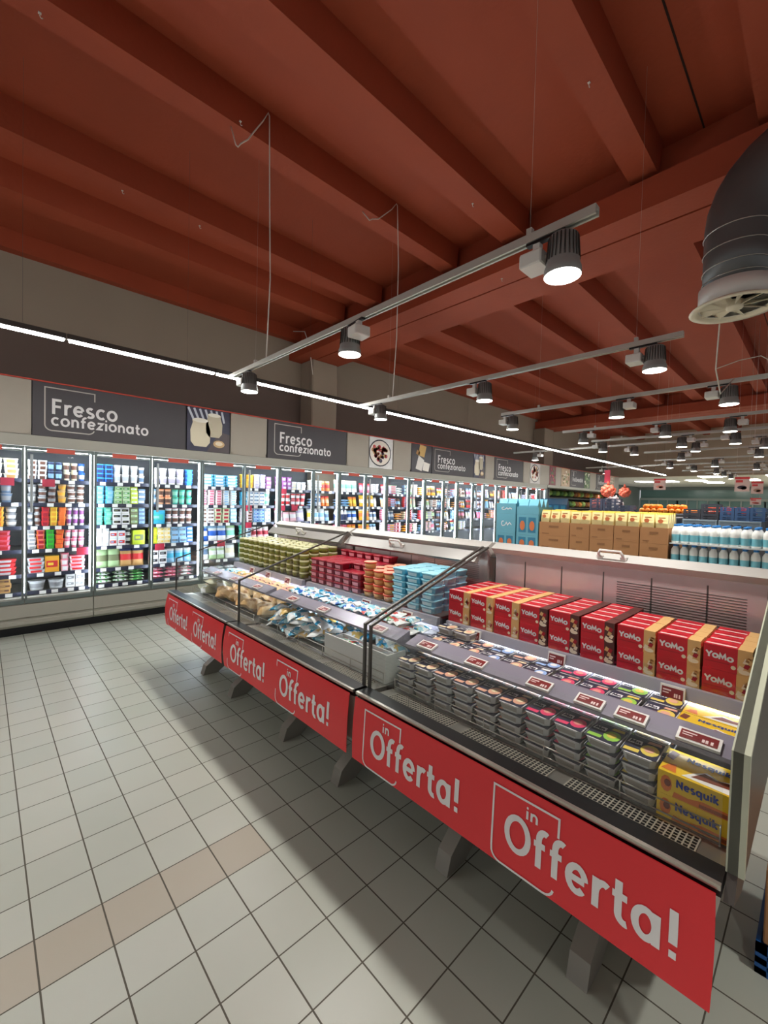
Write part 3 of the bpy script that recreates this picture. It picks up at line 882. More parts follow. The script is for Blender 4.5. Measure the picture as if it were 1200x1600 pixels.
# ================================================================== lights
alu = M('track_aluminium', (196, 194, 186), .35, .3)
grey_head = M('lamp_head_grey', (150, 152, 150), .45, .2)
cable_m = M('white_cable', (214, 206, 196), .5)
TZ = 2.70
def wire(parent, p, q, r=.0018, name='suspension_wire', mt=None):
    m = MB()
    m.tube([p, q], r, 5)
    return m.build(name, mt or alu, parent)
def led_segment(x0, x1, label):
    t = tag(empty('linear_light', ((x0 + x1) / 2, 4.03, TZ)), label, 'light', 'linear lights in one line over the fridge aisle')
    h = (x1 - x0) / 2
    m = MB()
    m.box(-h, h, -.02, .02, -.005, .035)
    m.build('housing', dark_steel, t)
    m = MB()
    m.box(-h + .012, h - .012, -.017, .017, -.020, -.0055)
    m.build('diffuser', LED_M, t)
    wire(t, (h - .25, 0, .05), (h - .25, 0, 4.6 - TZ), .0008, mt=dark_steel)
xs = [-3.8, -2.4, -.96, .47, 1.60, 2.9, 4.3, 5.9, 7.4, 8.95, 11.2, 13.5, 15.6, 17.6]
for k in range(len(xs) - 1):
    led_segment(xs[k] + .004, xs[k + 1] - .004, (('glowing white linear light over the fridge aisle, %s from the left' % nth(k - 2)) if k > 1 else 'linear light over the aisle beyond the left edge, %s from the frame' % nth(1 - k)))

def track(x, y0, y1, z, label, wires):
    t = tag(empty('light_track', (x, (y0 + y1) / 2, z)), label, 'light track', 'light tracks hung under the red ceiling')
    h = (y1 - y0) / 2
    m = MB()
    m.prism_y([(-.019, 0), (-.019, -.036), (-.008, -.036), (-.008, -.018), (.008, -.018), (.008, -.036), (.019, -.036), (.019, 0)], -h, h)
    m.build('rail', alu, t)
    for w in wires:
        m = MB()
        m.box(-.012, .012, w - (y0 + y1) / 2 - .012, w - (y0 + y1) / 2 + .012, 0, .03)
        m.tube([(0, w - (y0 + y1) / 2, .03), (0, w - (y0 + y1) / 2, 4.6 - z)], .0005, 4)
        m.build('suspension_wire', alu, t)
    return t
HEAD = MB()
HEAD.lathe([(.048, .165), (.054, .162), (.060, .10), (.066, .045), (.072, .03), (.0735, .004), (.072, 0)], 24, 0, caps=(True, False))
for q in range(24):
    a = 2 * math.pi * q / 24
    c, s = math.cos(a), math.sin(a)
    HEAD.face([(c * .056, s * .056, .158), (c * .060 - s * .003, s * .060 + c * .003, .155), (c * .067 - s * .003, s * .067 + c * .003, .06), (c * .063, s * .063, .06)], 1)
    HEAD.face([(c * .056, s * .056, .158), (c * .063, s * .063, .06), (c * .067 + s * .003, s * .067 - c * .003, .06), (c * .060 + s * .003, s * .060 - c * .003, .155)], 1)
HEAD_ME = HEAD.mesh('lamp_head', [grey_head, dark_steel])
LENS = MB()
LENS.lathe([(.0005, .006), (.066, .006), (.071, .0005)], 24, 0, caps=(False, False))
LENS_ME = LENS.mesh('lens', [LENS_M])
BOXM = MB()
BOXM.box(.075, .175, -.065, .045, .075, .135, 0, ch=.006)
BOXM.box(.10, .13, -.02, .01, .135, .178, 0)
BOXM_ME = BOXM.mesh('driver_box', [white_paint])
ADP = MB()
ADP.box(-.01, .16, -.014, .014, .178, .1895, 0)
ADP_ME = ADP.mesh('track_adapter', [black_trim])
STEM = MB()
STEM.tube([(.02, 0, .10), (.08, 0, .105)], .012, 8)
STEM_ME = STEM.mesh('stem', [alu])
SPOT_L = bpy.data.lights.new('spotlight_beam', 'SPOT')
SPOT_L.energy = SPOT_W
SPOT_L.color = (1.0, .97, .92)
SPOT_L.spot_size = math.radians(96)
SPOT_L.spot_blend = .7
SPOT_L.shadow_soft_size = .06
def spotlight(x, y, z, rotz, label, beam=True):
    t = tag(empty('track_spotlight', (x, y, z), rotz), label, 'spotlight', 'spotlights on the ceiling tracks')
    add('lamp_head', HEAD_ME, t)
    add('lens', LENS_ME, t)
    add('driver_box', BOXM_ME, t)
    add('track_adapter', ADP_ME, t)
    add('stem', STEM_ME, t)
    if beam:
        l = bpy.data.objects.new('spotlight_beam', SPOT_L)
        COL.objects.link(l)
        l.parent = t
        l.location = (0, 0, -.012)
    return t
tn = ['nearest light track, over the offer cases', 'second light track from the camera', 'third light track from the camera', 'fourth light track from the camera', 'fifth light track from the camera', 'sixth light track, reaching toward the sign wall', 'seventh light track, short of the aisle line', 'eighth light track, crossing the far ceiling', 'ninth light track, crossing the linear lights far away']
TR = [(1.735, .66, 3.99, 2.70, [.79, 2.18, 3.60]), (3.36, .70, 3.99, 2.70, [.86, 2.22, 3.62]), (4.87, -.8, 2.95, 2.70, [.65, 1.58, 2.79]), (6.85, -.8, 3.02, 2.74, [.89, 1.59, 2.69]), (8.15, -1, 3.05, 2.74, [.99, 1.66, 2.85]), (9.35, -1, 5.3, 2.79, [4.75, .75, 1.69, 2.68]), (10.8, -1, 2.9, 2.78, [.95, 2.2]), (12.4, -1, 3.1, 2.75, [1.86, 2.75]), (14.3, -1, 5.5, 2.79, [4.9, 1.3, 2.6])]
for k, (x, y0, y1, z, ys) in enumerate(TR):
    track(x, y0, y1, z, tn[k], [y for y in (y0 + .28, y1 - .5)])
    for j, y in enumerate(ys):
        where = ('wall-side', 'right-hand', 'middle', 'left-hand') if len(ys) == 4 else ('wall-side', 'right-hand', 'left-hand') if k == 8 else ('right-hand', 'middle', 'left-hand') if len(ys) == 3 else ('right-hand', 'left-hand')
        rz = {0: [math.pi / 2, -math.pi / 2 - .15, math.pi / 2], 1: [math.pi / 2] * 3}.get(k, [(-1) ** (j + k) * math.pi / 2 for j in range(4)])[j]
        spotlight(x, y, z - .227, rz, 'lit grey cylinder spotlight, %s one on the %s light track' % (where[j], nth(k)))
# the same tracks go on over the aisle beside the camera
track(-1.45, .0, 3.99, 2.70, 'light track over the aisle to the left of the camera', [.3, 3.5])
for j, y in enumerate((.5, 1.7, 2.9)):
    spotlight(-1.45, y, 2.473, math.pi / 2, 'spotlight on the track left of the camera, %s from the near end' % nth(j))
track(1.735, -3.4, -.35, 2.70, 'light track to the right of the camera, past the near end of the cases', [-.6, -3.0])
track(.135, -3.4, -.35, 2.70, 'light track behind the camera', [-.6, -3.0])
for j, y in enumerate((-.85, -2.2)):
    spotlight(1.735, y, 2.473, math.pi / 2, 'spotlight on the track right of the camera, %s one' % ('nearer', 'farther')[j])
    spotlight(.135, y, 2.473, math.pi / 2, 'spotlight on the track behind the camera, %s one' % ('nearer', 'farther')[j])
# further tracks deep in the shop
for k, (x, y0, y1) in enumerate(((15.6, -2, 2.6), (16.9, -2, 3.4), (18.3, -2, 3.0))):
    track(x, y0, y1, 2.8, 'very distant light track before the far wall, %s of three' % nth(k), [0])
    for j, y in enumerate((1.1, 2.3)):
        spotlight(x, y, 2.563, math.pi / 2 * (-1) ** j, '%s spotlight on the %s of three very distant tracks' % (('right-hand', 'left-hand')[j], nth(k)))
# white cables that climb from the tracks to hooks in the ceiling
def cable(pts, label, r=.005):
    m = MB()
    m.tube(pts, r, 6)
    return tag(m.build('power_cable', cable_m), label, 'cable', 'white cables looping to the ceiling')
cable([(1.735, 3.30, 2.705), (1.70, 3.19, 3.3), (1.665, 3.16, 4.0), (1.648, 3.15, 4.54), (1.640, 3.155, 4.565), (1.60, 3.165, 4.48), (1.53, 3.165, 4.36), (1.48, 3.165, 4.27), (1.42, 3.16, 4.20), (1.40, 3.16, 4.165), (1.385, 3.16, 4.17), (1.38, 3.17, 4.20), (1.38, 3.24, 4.349)], 'white cable with a hooked top rising from the nearest track')
cable([(3.36, 3.43, 2.705), (3.27, 3.30, 3.3), (3.15, 3.18, 4.0), (3.085, 3.15, 4.55), (3.075, 3.155, 4.57), (3.02, 3.165, 4.49), (2.93, 3.165, 4.40), (2.84, 3.165, 4.31), (2.76, 3.16, 4.27), (2.72, 3.16, 4.24), (2.70, 3.16, 4.25), (2.70, 3.24, 4.349)], 'white cable with a hooked top rising from the second track')
cable([(3.95, 6.55, 4.45), (4.02, 6.3, 4.40), (4.2, 6.4, 4.2), (4.26, 6.43, 3.9), (4.29, 6.43, 3.75)], 'thin pale cables curling over the wall pillar', .008)
# ventilation duct with its fan grille
duct_m = M('duct_dark_metal', (104, 106, 106), .42, .6, noise=.15, nscale=4)
ivory = M('fan_ivory', (226, 214, 190), .45)
DX, DY, DZ = 3.72, .49, 2.90
d = tag(empty('ventilation_duct', (DX, DY, DZ)), 'dark metal elbow duct with a pale fan grille hanging from the ceiling', 'duct')
path = [(0, 0, .10), (0, 0, .35), (0, 0, .55)]
for q in range(1, 9):
    a = math.radians(q * 11)
    path.append((.12 * (1 - math.cos(a)), -.5 * (1 - math.cos(a)), .55 + .5 * math.sin(a)))
path.append((.3, -1.3, 1.10))
m = MB(); m.tube(path, .185, 28); m.build('pipe', duct_m, d)
for q in (.18, .26, .38, .50):
    m = MB()
    m.tube([(.189 * math.cos(t), .189 * math.sin(t), q) for t in [2 * math.pi * k / 28 for k in range(29)]], .0035, 5)
    m.build('seam_ring', steel, d)
m = MB(); m.lathe([(.20, .15), (.205, .15), (.205, .02), (.19, .02)], 32, 0, caps=(True, False)); m.build('collar', white_paint, d)
m = MB(); m.lathe([(.205, .03), (.25, .008), (.255, 0), (.215, 0), (.20, .02)], 32, 0, caps=(False, False)); m.build('flange', ivory, d)
m = MB(); m.lathe([(.0005, -.002), (.045, -.002), (.05, .01), (.05, .05)], 16, 0, caps=(False, False)); m.build('hub', ivory, d)
for q in range(9):
    a = 2 * math.pi * q / 9
    c, s = math.cos(a), math.sin(a)
    m = MB()
    m.grid([[(c * .045 - s * -.012, s * .045 + c * -.012, .01), (c * .045 - s * .012, s * .045 + c * .012, .045), (c * .045 - s * .014, s * .045 + c * .014, .045), (c * .045 - s * -.010, s * .045 + c * -.010, .008)],
            [(c * .2 - s * -.035, s * .2 + c * -.035, .01), (c * .2 - s * .03, s * .2 + c * .03, .05), (c * .2 - s * .033, s * .2 + c * .033, .05), (c * .2 - s * -.031, s * .2 + c * -.031, .008)]], 0, smooth=False)
    m.build('blade', ivory, d)
m = MB(); m.lathe([(.0005, .10), (.19, .10)], 24, 0, caps=(False, False)); m.build('back_plate', dark_steel, d)
m = MB()
m.tube([(3.93, .60, 2.89), (4.25, .66, 2.65), (4.5, .66, 2.5), (4.86, .62, 2.70)], .005, 6)
m.tube([(4.25, .66, 2.65), (4.3, .52, 2.70), (4.35, .40, 2.72), (4.6, .38, 2.75), (4.87, .38, 2.705)], .0035, 6)
tag(m.build('conduit', cable_m), 'thin pale conduit dropping from the duct to a light track', 'conduit')
# far hall: glowing ceiling panels
pan = M('ceiling_panel_light', (255, 250, 240), .5, emit=PANEL_E)
for k, (x, y) in enumerate(((26.5, 7.0), (26.5, 5.9), (26.0, 4.6), (28.0, 4.2), (26.0, 2.6), (23, 3.6), (23, 1.4), (24, -1.5), (29, 1.2), (29, -2))):
    m = MB()
    m.box(x - .6, x + .6, y - .35, y + .35, 2.93, 2.949)
    tag(m.build('ceiling_panel', pan), 'bright panel in the low ceiling of the far hall, %s from the left' % nth(k), 'ceiling light', 'ceiling panels of the far hall')

# pale hooks and clips left in the ceiling
for k, (x, y, z, wd) in enumerate(((1.42, 3.17, 4.37, 'third beam from the wall'), (1.74, 2.62, 4.596, 'slab joint above the nearest track'), (2.93, 1.2, 4.345, 'nearest full beam'), (.95, 4.62, 4.345, 'second beam from the wall'), (1.65, 4.62, 4.345, 'second beam, right of its first hook'), (.25, 3.3, 4.345, 'left end of the third beam'), (3.35, 2.41, 4.345, 'fourth beam near the girder'), (4.2, 1.9, 4.035, 'girder beside the first lamp'), (4.2, 2.6, 4.035, 'girder left of the first lamp'))):
    m = MB()
    m.tube([(0, 0, 0), (0, 0, -.02), (.006, 0, -.034), (.016, 0, -.036), (.022, 0, -.028)], .004, 6)
    m.box(-.012, .012, -.012, .012, -.002, .004)
    o = m.build('ceiling_hook', cable_m, None, (x, y, z))
    o.scale = (.65, .65, .65)
    tag(o, 'tiny pale hook in the ceiling, on the ' + wd, 'hook', 'pale hooks in the red ceiling')

# ================================================================== the chilled offer cases
lilac = M('lilac_plastic', (150, 146, 160), .22, .25)
lilac_top = M('lilac_rail', (158, 156, 166), .3, .2)
deck_m = M('grey_deck', (120, 118, 116), .4, .4)
well_m = M('case_well', (70, 70, 70), .45, .4)
backw_m = M('case_back_steel', (196, 176, 174), .25, .45, noise=.1, nscale=14)
rim_m = M('case_rim_white', (206, 204, 198), .35)
rim_grey = M('case_rim_grey', (150, 148, 144), .35, .3)
case_glass = glass('case_glass', (.95, .97, .96), .8, .015, .035)
edge_glass = M('glass_edge_green', (186, 190, 168), .3)
tag_red = M('price_screen_red', (120, 34, 34), .3)
tag_ink = M('price_screen_ink', (226, 200, 196), .4)
foot_m = M('foot_grey', (150, 146, 138), .4, .5)
BX = 1.20
def price_label(parent, x, y, z, tilt, w=.085, h=.048):
    """electronic shelf label: white frame, red screen, pale figures"""
    c, s = math.cos(tilt), math.sin(tilt)
    m = MB()
    fn = lambda d: (lambda u, v: (x + v * c - d * s, y - u, z + v * s + d * c))
    f0, f1 = fn(0), fn(.009)
    P0 = [(-w / 2, 0), (w / 2, 0), (w / 2, h), (-w / 2, h)]
    m.grid([[f0(*p) for p in P0], [f1(*p) for p in P0]], 0, smooth=False)
    f2 = fn(.0098)
    m.rect(f2, -w * .43, w * .43, h * .14, h * .86, 1)
    f3 = fn(.0104)
    m.rect(f3, -w * .38, -w * .05, h * .60, h * .70, 2)
    m.rect(f3, -w * .38, -w * .14, h * .42, h * .50, 2)
    for q in (.08, .16, .27):
        m.rect(f3, w * q, w * (q + .06), h * .24, h * .5, 2)
    return m.build('price_label', [white_paint, tag_red, tag_ink], parent)

def case(y0, y1, label, two_band, tags_low, tags_up, handle_y, feet):
    yc = (y0 + y1) / 2
    t = tag(empty('offer_case', (BX, yc, 0)), label, 'chilled display case', 'stepped chilled cases in one row')
    def B(name, mats, m):
        o = m.build(name, mats, t)
        o.location = (-BX, -yc, 0)      # built in world measure, hung on the case
        return o
    m = MB()
    m.prism_y([(1.215, .655), (1.215, .45), (1.38, .30), (2.34, .30), (2.42, .42), (2.42, 1.19), (2.33, 1.19), (2.33, .86), (2.28, .60), (1.33, .60), (1.31, .655)], y0 + (.055 if y0 < 1 else 0), y1)
    B('tub', pale_grey, m)
    m = MB(); m.prism_y([(1.194, .690), (1.194, .678), (1.206, .678), (1.206, .690)], y0, y1); B('front_rail', steel, m)
    m = MB(); m.prism_y([(1.2065, .690), (1.2065, .655), (1.312, .655), (1.300, .662), (1.272, .687)], y0, y1); B('black_trim', black_trim, m)
    # air grille with slots
    m = MB()
    m.prism_y([(1.313, .650), (1.313, .601), (1.415, .601), (1.415, .640)], y0 + .01, y1 - .01, 0)
    n = 3
    L = (y1 - y0 - .08) / n
    for q in range(n):
        a = y0 + .04 + q * L + .03
        b = a + L - .06
        zf = lambda x: .6505 - (x - 1.313) * .098
        m.face([(1.325, a, zf(1.325)), (1.403, a, zf(1.403)), (1.403, b, zf(1.403)), (1.325, b, zf(1.325))], 1)
        k = int((b - a) / .0135)
        for i in range(k + 1):
            yy = a + (b - a) * i / k
            m.face([(1.325, yy - .002, zf(1.325) + .002), (1.403, yy - .002, zf(1.403) + .002), (1.403, yy + .002, zf(1.403) + .002), (1.325, yy + .002, zf(1.325) + .002)], 2)
        for i in range(6):
            xx = 1.325 + .078 * i / 5
            m.face([(xx - .0015, a, zf(xx) + .0024), (xx + .0015, a, zf(xx) + .0024), (xx + .0015, b, zf(xx) + .0024), (xx - .0015, b, zf(xx) + .0024)], 2)
    B('air_grille', [steel, black_trim, M('grille_wire', (206, 200, 184), .3, .6)], m)
    # lower deck with a wire stop
    m = MB(); m.box(1.416, 2.27, y0 + .01, y1 - .01, .615, .64); B('lower_deck', deck_m, m)
    m = MB()
    for z in (.662, .697):
        m.tube([(1.409, y0 + .03, z), (1.409, y1 - .03, z)], .0022, 5)
    k = 5
    for i in range(k + 1):
        yy = y0 + .03 + (y1 - y0 - .06) * i / k
        m.tube([(1.409, yy, .635), (1.409, yy, .70)], .0022, 5)
    B('wire_stop', steel, m)
    # middle step
    m = MB(); m.prism_y([(1.5825, .800), (1.5825, .815), (1.8295, .815), (1.8295, .800)], y0 + .02, y1 - .02)
    B('middle_shelf', deck_m, m)
    m = MB(); m.prism_y([(1.485, .833), (1.485, .845), (1.572, .872), (1.582, .872), (1.582, .793), (1.570, .793)], y0 + .02, y1 - .02)
    s = B('price_rail', lilac, m)
    for i, y in enumerate(tags_low):
        o = price_label(s, 1.488, y, .8475, .29, .105 if i == 0 and y0 < 1 else .09, .052)
    m = MB(); m.box(1.83, 1.84, y0 + .02, y1 - .02, .641, .90)
    B('step_riser', lilac, m)
    # upper step
    m = MB(); m.box(1.825, 2.27, y0 + .02, y1 - .02, .885, .90); B('upper_shelf', deck_m, m)
    m = MB(); m.prism_y([(1.79, .856), (1.80, .8998), (1.8245, .8998), (1.825, .856)], y0 + .02, y1 - .02)
    s = B('upper_rail', lilac_top, m)
    for y in tags_up:
        price_label(s, 1.7875, y, .845, 1.36, .075, .05)
    m = MB(); m.box(1.802, 1.824, y0 + .04, y1 - .04, .8532, .8558); B('light_strip', SLED_M, m)
    m = MB(); m.box(1.586, 1.60, y0 + .05, y1 - .05, .7935, .7995); B('light_strip', M('low_fill_led', (240, 244, 250), .5, emit=6.0), m)  # added fill strip, hidden behind the price rail, brightens the lower deck
    m = MB(); m.face([(1.803, y0 + .03, .902), (1.803, y1 - .03, .902), (1.803, y1 - .03, .948), (1.803, y0 + .03, .948)])
    B('glass_lip', case_glass, m)
    # back wall with its vertical joints and a slotted field
    m = MB()
    m.prism_y([(2.275, .60), (2.30, .60), (2.30, 1.235), (2.275, 1.235)], y0 + .02, y1 - .02)
    k = 6
    for i in range(1, k):
        yy = y0 + (y1 - y0) * i / k
        m.box(2.2735, 2.275, yy - .003, yy + .003, .9, 1.20, 1)
    for i in range(16):
        z = .98 + i * .012
        m.box(2.2735, 2.275, y0 + .08, y0 + (y1 - y0) * .45, z, z + .003, 1)
    B('back_wall', [backw_m, dark_steel], m)
    # rim and lifted cover
    m = MB(); m.prism_y([(2.24, 1.262), (2.30, 1.292), (2.44, 1.280), (2.445, 1.20), (2.30, 1.20), (2.27, 1.235)], y0 + .005, y1 - .005)
    B('back_rim', rim_m, m)
    if two_band:
        m = MB(); m.prism_y([(2.145, 1.178), (2.208, 1.236), (2.228, 1.230), (2.178, 1.160)], y0 + .03, y1 - .03)
        B('cover_rail', rim_grey, m)
        hx, hz = 2.178, 1.222
    else:
        hx, hz = 2.262, 1.283
    m = MB()
    m.tube([(hx, handle_y - .055, hz - .012), (hx - .025, handle_y - .055, hz + .012), (hx - .03, handle_y - .045, hz + .03), (hx - .03, handle_y + .045, hz + .03), (hx - .025, handle_y + .055, hz + .012), (hx, handle_y + .055, hz - .012)], .007, 8)
    for q in (-.055, .055):
        m.box(hx - .014, hx + .014, handle_y + q - .014, handle_y + q + .014, hz - .022, hz + .002)
    B('cover_handle', white_paint, m)
    # front glass and glass ends
    m = MB(); m.face([(1.268, y0 + .012, .686), (1.268, y1 - .012, .686), (1.268, y1 - .012, .967), (1.268, y0 + .012, .967)])
    B('front_glass', case_glass, m)
    return t, B
PROF = [(1.268, .686), (1.268, .967), (2.215, 1.268), (2.25, 1.24), (2.27, .90), (1.83, .86), (1.45, .64), (1.33, .655)]
def end_glass(B, y, dark=True, fat=.006, frame=None):
    m = MB()
    m.face([(x, y, z) for x, z in PROF])
    g = B('end_glass', case_glass, m)
    m = MB()
    w = .011
    m.prism_y([(1.262, .686), (1.262, .972), (2.20, 1.272), (2.205, 1.262), (1.268 + .006, .964), (1.274, .686)], y - fat, y + fat)
    B('end_trim', frame or dark_steel, m)

t1, B1 = case(.135, 1.405, 'chilled case nearest the camera, holding red wafer multipacks', False, [.235, .412, .54, .72, 1.0, 1.27], [.36, .78, 1.2], .73, None)
# solid near end wall of the first case
m = MB()
m.prism_y([(1.205, .652), (1.25, .692), (1.262, .972), (2.215, 1.285), (2.44, 1.285), (2.44, .60), (1.34, .60)], .112, .131)
B1('end_wall', M('end_wall_grey', (72, 68, 64), .4, .2), m)
m = MB()
m.prism_y([(1.25, .692), (1.262, .972), (2.215, 1.285), (2.22, 1.27), (1.275, .962), (1.262, .692)], .100, .1345)
B1('end_trim', edge_glass, m)
end_glass(B1, 1.396)
t2, B2 = case(1.425, 2.745, 'middle chilled case, filled with white and blue cheese bags', True, [1.6, 2.1, 2.45], [1.66, 2.02, 2.43], 2.14, None)
end_glass(B2, 1.434)
end_glass(B2, 2.735)
t3, B3 = case(2.765, 4.02, 'farthest chilled case, with green jars on its top step', True, [2.95, 3.35, 3.7], [2.98, 3.3, 3.6], 3.40, None)
end_glass(B3, 4.01, fat=.0025)
for B, ys in ((B1, (.50, 1.05)), (B2, (1.78, 2.34)), (B3, (3.11, 3.66))):
    for y in ys:
        m = MB()
        m.prism_y([(1.375, .0), (1.40, .075), (1.75, .33), (1.86, .33), (1.86, .25), (1.50, .0)], y - .033, y + .033)
        B('foot', foot_m, m)
        m = MB()
        m.prism_y([(2.35, .0), (2.32, .07), (2.05, .31), (1.95, .31), (1.95, .25), (2.22, .0)], y - .033, y + .033)
        B('foot', foot_m, m)

# red offer banners on the case fronts
def banner(y0, y1, label, sag, groups):
    """y1 is the far (left) end; u runs from it toward the camera"""
    Lb = y1 - y0
    def srf(off):
        def fn(u, v):
            t = (.675 - v) / .265
            edge = max(0, abs(u / Lb - .5) * 2 - .8) / .2
            x = 1.184 - .012 * t - sag * math.sin(math.pi * min(max(t, 0), 1)) * (.6 + .4 * edge) + off
            return (x, y1 - u + sag * .8 * math.sin(math.pi * t) * edge * (1 if u < Lb / 2 else -1), v)
        return fn
    m = MB()
    nu, nv = 24, 8
    for off, flip in ((0, 0), (.0022, 1)):
        fn = srf(off)
        i0 = len(m.v)
        for j in range(nv + 1):
            for i in range(nu + 1):
                m.v.append(fn(Lb * i / nu, .41 + .265 * j / nv))
        for j in range(nv):
            for i in range(nu):
                a = i0 + j * (nu + 1) + i
                f = (a, a + 1, a + nu + 2, a + nu + 1)
                m.f.append(tuple(reversed(f)) if flip else f); m.m.append(0); m.s.append(True)
    b = tag(m.build('offer_banner', banner_red), label, 'banner', 'red in Offerta banners on the case fronts')
    fn = srf(-.0022)
    for g, (u0, w) in enumerate(groups):
        l = MB()
        lettering(l, fn, 'Offerta!', u0 + .040, .476, .079, w, .26)
        l.build('lettering', letter_white, b)
        l = MB()
        lettering(l, fn, 'in', u0 + .107, .594, .025, None, .27)
        l.build('small_lettering', letter_white, b)
        l = MB()
        pts = [(u0 + .208, .592), (u0 + .208, .645), (u0, .645), (u0, .455)]
        pts += [(u0 + .03 + .03 * math.cos(math.radians(a)), .445 + .03 * math.sin(math.radians(a))) for a in (195, 215, 235, 255, 270)]
        pts += [(u0 + .17, .415)] + [(u0 + .17 + .03 * math.cos(math.radians(a)), .445 + .03 * math.sin(math.radians(a))) for a in (290, 310, 330, 350)]
        l.ribbon(fn, pts, .0065)
        l.build('line_frame', letter_white, b)
banner(.142, 1.393, 'red in Offerta banner on the nearest case front', .004, [(.072, .46), (.695, .46)])
banner(1.435, 2.735, 'red in Offerta banner on the middle case front', .012, [(.06, .46), (.68, .46)])
banner(2.775, 3.95, 'red in Offerta banner on the farthest case front', .014, [(.06, .43), (.62, .43)])

# ================================================================== goods in the offer cases
def put(name, me, loc, rz, label, cat, group, parts=(), rot=None):
    o = add(name, me, None, loc, rz, rot)
    tag(o, label, cat, group)
    for pn, pm in parts:
        add(pn, pm, o)
    return o

# --- red wafer cartons on the top step (front of every carton faces -X)
red_c = M('carton_red', (206, 20, 40), .32)
red_d = M('carton_red_dark', (168, 14, 34), .32)
tan_c = M('carton_tan', (226, 180, 116), .4)
choc = M('carton_chocolate', (92, 44, 38), .35)
cream_c = M('carton_cream', (244, 226, 196), .4)
pale_edge = M('carton_pale_edge', (236, 196, 190), .4)
CW, CD, CH = .129, .074, .083
def wafer(style):
    a, b = {0: (tan_c, cream_c), 1: (choc, pale_edge), 2: (tan_c, choc)}[style]
    m = MB()
    w, d, h = CW / 2, CD / 2, CH
    split = -w * .42      # right-hand third (toward -Y) carries the picture
    m.box(-d, d, split, w, 0, h, 0)
    m.box(-d, d, -w, split, 0, h, 1)
    x = -d - .0008
    fn = lambda u, v: (x, -u, v)      # u grows toward -Y (to the right in the photo)
    f2 = lambda u, v: (x - .0006, -u, v)
    us = -split
    # wavy biscuits and cream splash
    rg = random.Random(style)
    for i in range(5):
        u = us + .006 + (w - us - .012) * rg.random()
        v = h * (.2 + .6 * rg.random())
        m.face([fn(u - .008, v - .006), fn(u + .004, v - .010), fn(u + .010, v + .004), fn(u - .002, v + .010)], [2, 4, 2, 3, 4][i])
    m.disc(f2, us + (w - us) * .5, h * .13, (w - us) * .42, h * .09, 10, 4)
    m.disc(f2, us - .010, h * .22, .007, .007, 8, 4)
    m.rect(fn, -w + .004, us - .02, h * .30, h * .33, 3)
    # top: pale worn edge stripes
    ft = lambda u, v: (-d + v, -u, h + .0008)
    m.rect(ft, -w + .004, us - .004, .010, .026, 5)
    m.rect(ft, -w + .02, us - .010, .040, .048, 3)
    return m.mesh('wafer_carton', [red_c, a, tan_c, red_d, cream_c, pale_edge])
WAF = [wafer(s) for s in range(3)]
m = MB()
lettering(m, lambda u, v: (-CD / 2 - .0022, -u, v), 'Y', -.060, .040, .0145, .022, .36)
lettering(m, lambda u, v: (-CD / 2 - .0022, -u, v), 'o', -.041, .040, .0150, .019, .36)
lettering(m, lambda u, v: (-CD / 2 - .0022, -u, v), 'M', -.024, .038, .0145, .024, .36)
lettering(m, lambda u, v: (-CD / 2 - .0022, -u, v), 'o', -.001, .036, .0150, .019, .36)
WAFL = m.mesh('lettering', [letter_white])
for i in range(9):
    st = 0 if i < 3 else 1 if i < 6 else 2
    y = 1.385 - .1378 * i - .067
    for r in range(5 if i < 6 else 4):
        for l in range(2):
            x = 1.812 + CD / 2 + .004 + r * (CD + .002)
            put('wafer_carton', WAF[st], (x + random.uniform(-.001, .002), y + random.uniform(-.002, .002), .9005 + l * (CH + .0005)), random.uniform(-.012, .012),
                'red wafer carton, %s layer, %s column from the left, %s row' % (('bottom', 'top')[l], nth(i), nth(r) if r else 'front'), 'carton', 'red wafer cartons on the top step',
                (('lettering', WAFL),))

# --- yellow cocoa cartons at the near end
yel = M('carton_yellow', (244, 202, 40), .3)
splash = M('carton_brown_splash', (122, 58, 40), .35)
ink_blue = M('ink_blue', (32, 52, 140), .4)
org = M('carton_orange', (226, 120, 44), .35)
mk = M('carton_milk', (244, 240, 232), .35)
NW, ND, NH = .165, .15, .066
m = MB()
w, d, h = NW / 2, ND / 2, NH
m.box(-d, d, -w, w, 0, h, 0)
fn = lambda u, v: (-d - .0008, -u, v)
m.face([fn(-w * .55, h * .02), fn(w, h * .02), fn(w, h * .30), fn(w * .3, h * .34), fn(-w * .1, h * .22), fn(-w * .5, h * .26)], 2)
m.face([fn(w * .2, h * .06), fn(w * .95, h * .06), fn(w * .95, h * .22), fn(w * .2, h * .2)], 1)
m.disc(fn, -w * .74, h * .5, w * .17, h * .36, 10, 2)
m.disc(lambda u, v: (-d - .0014, -u, v), -w * .70, h * .55, w * .10, h * .16, 10, 1)
ft = lambda u, v: (-d + v, -u, h + .0008)
f2 = lambda u, v: (-d + v, -u, h + .0014)
m.face([ft(-w * .35, .012), ft(w, .006), ft(w, .075), ft(w * .6, .06), ft(w * .25, .078), ft(-w * .05, .05)], 3)
m.face([f2(-w * .1, .022), f2(w, .034), f2(w, .066), f2(w * .55, .056), f2(w * .2, .068)], 1)
m.face([ft(-w * .95, .015), ft(-w * .5, .01), ft(-w * .6, .06), ft(-w * .8, .05)], 2)
m.face([ft(-w * .98, .09), ft(-w * .75, .08), ft(-w * .66, .13), ft(-w * .9, .14)], 1)
COC = m.mesh('cocoa_carton', [yel, splash, org, mk])
m = MB()
lettering(m, lambda u, v: (-d - .0018, -u, v), 'Nesquik', -w * .46, h * .50, .0155, .098, .34)
lettering(m, lambda u, v: (-d + v, -u, h + .0022), 'Nesquik', -w * .40, .098, .018, .105, .34)
COCL = m.mesh('lettering', [ink_blue])
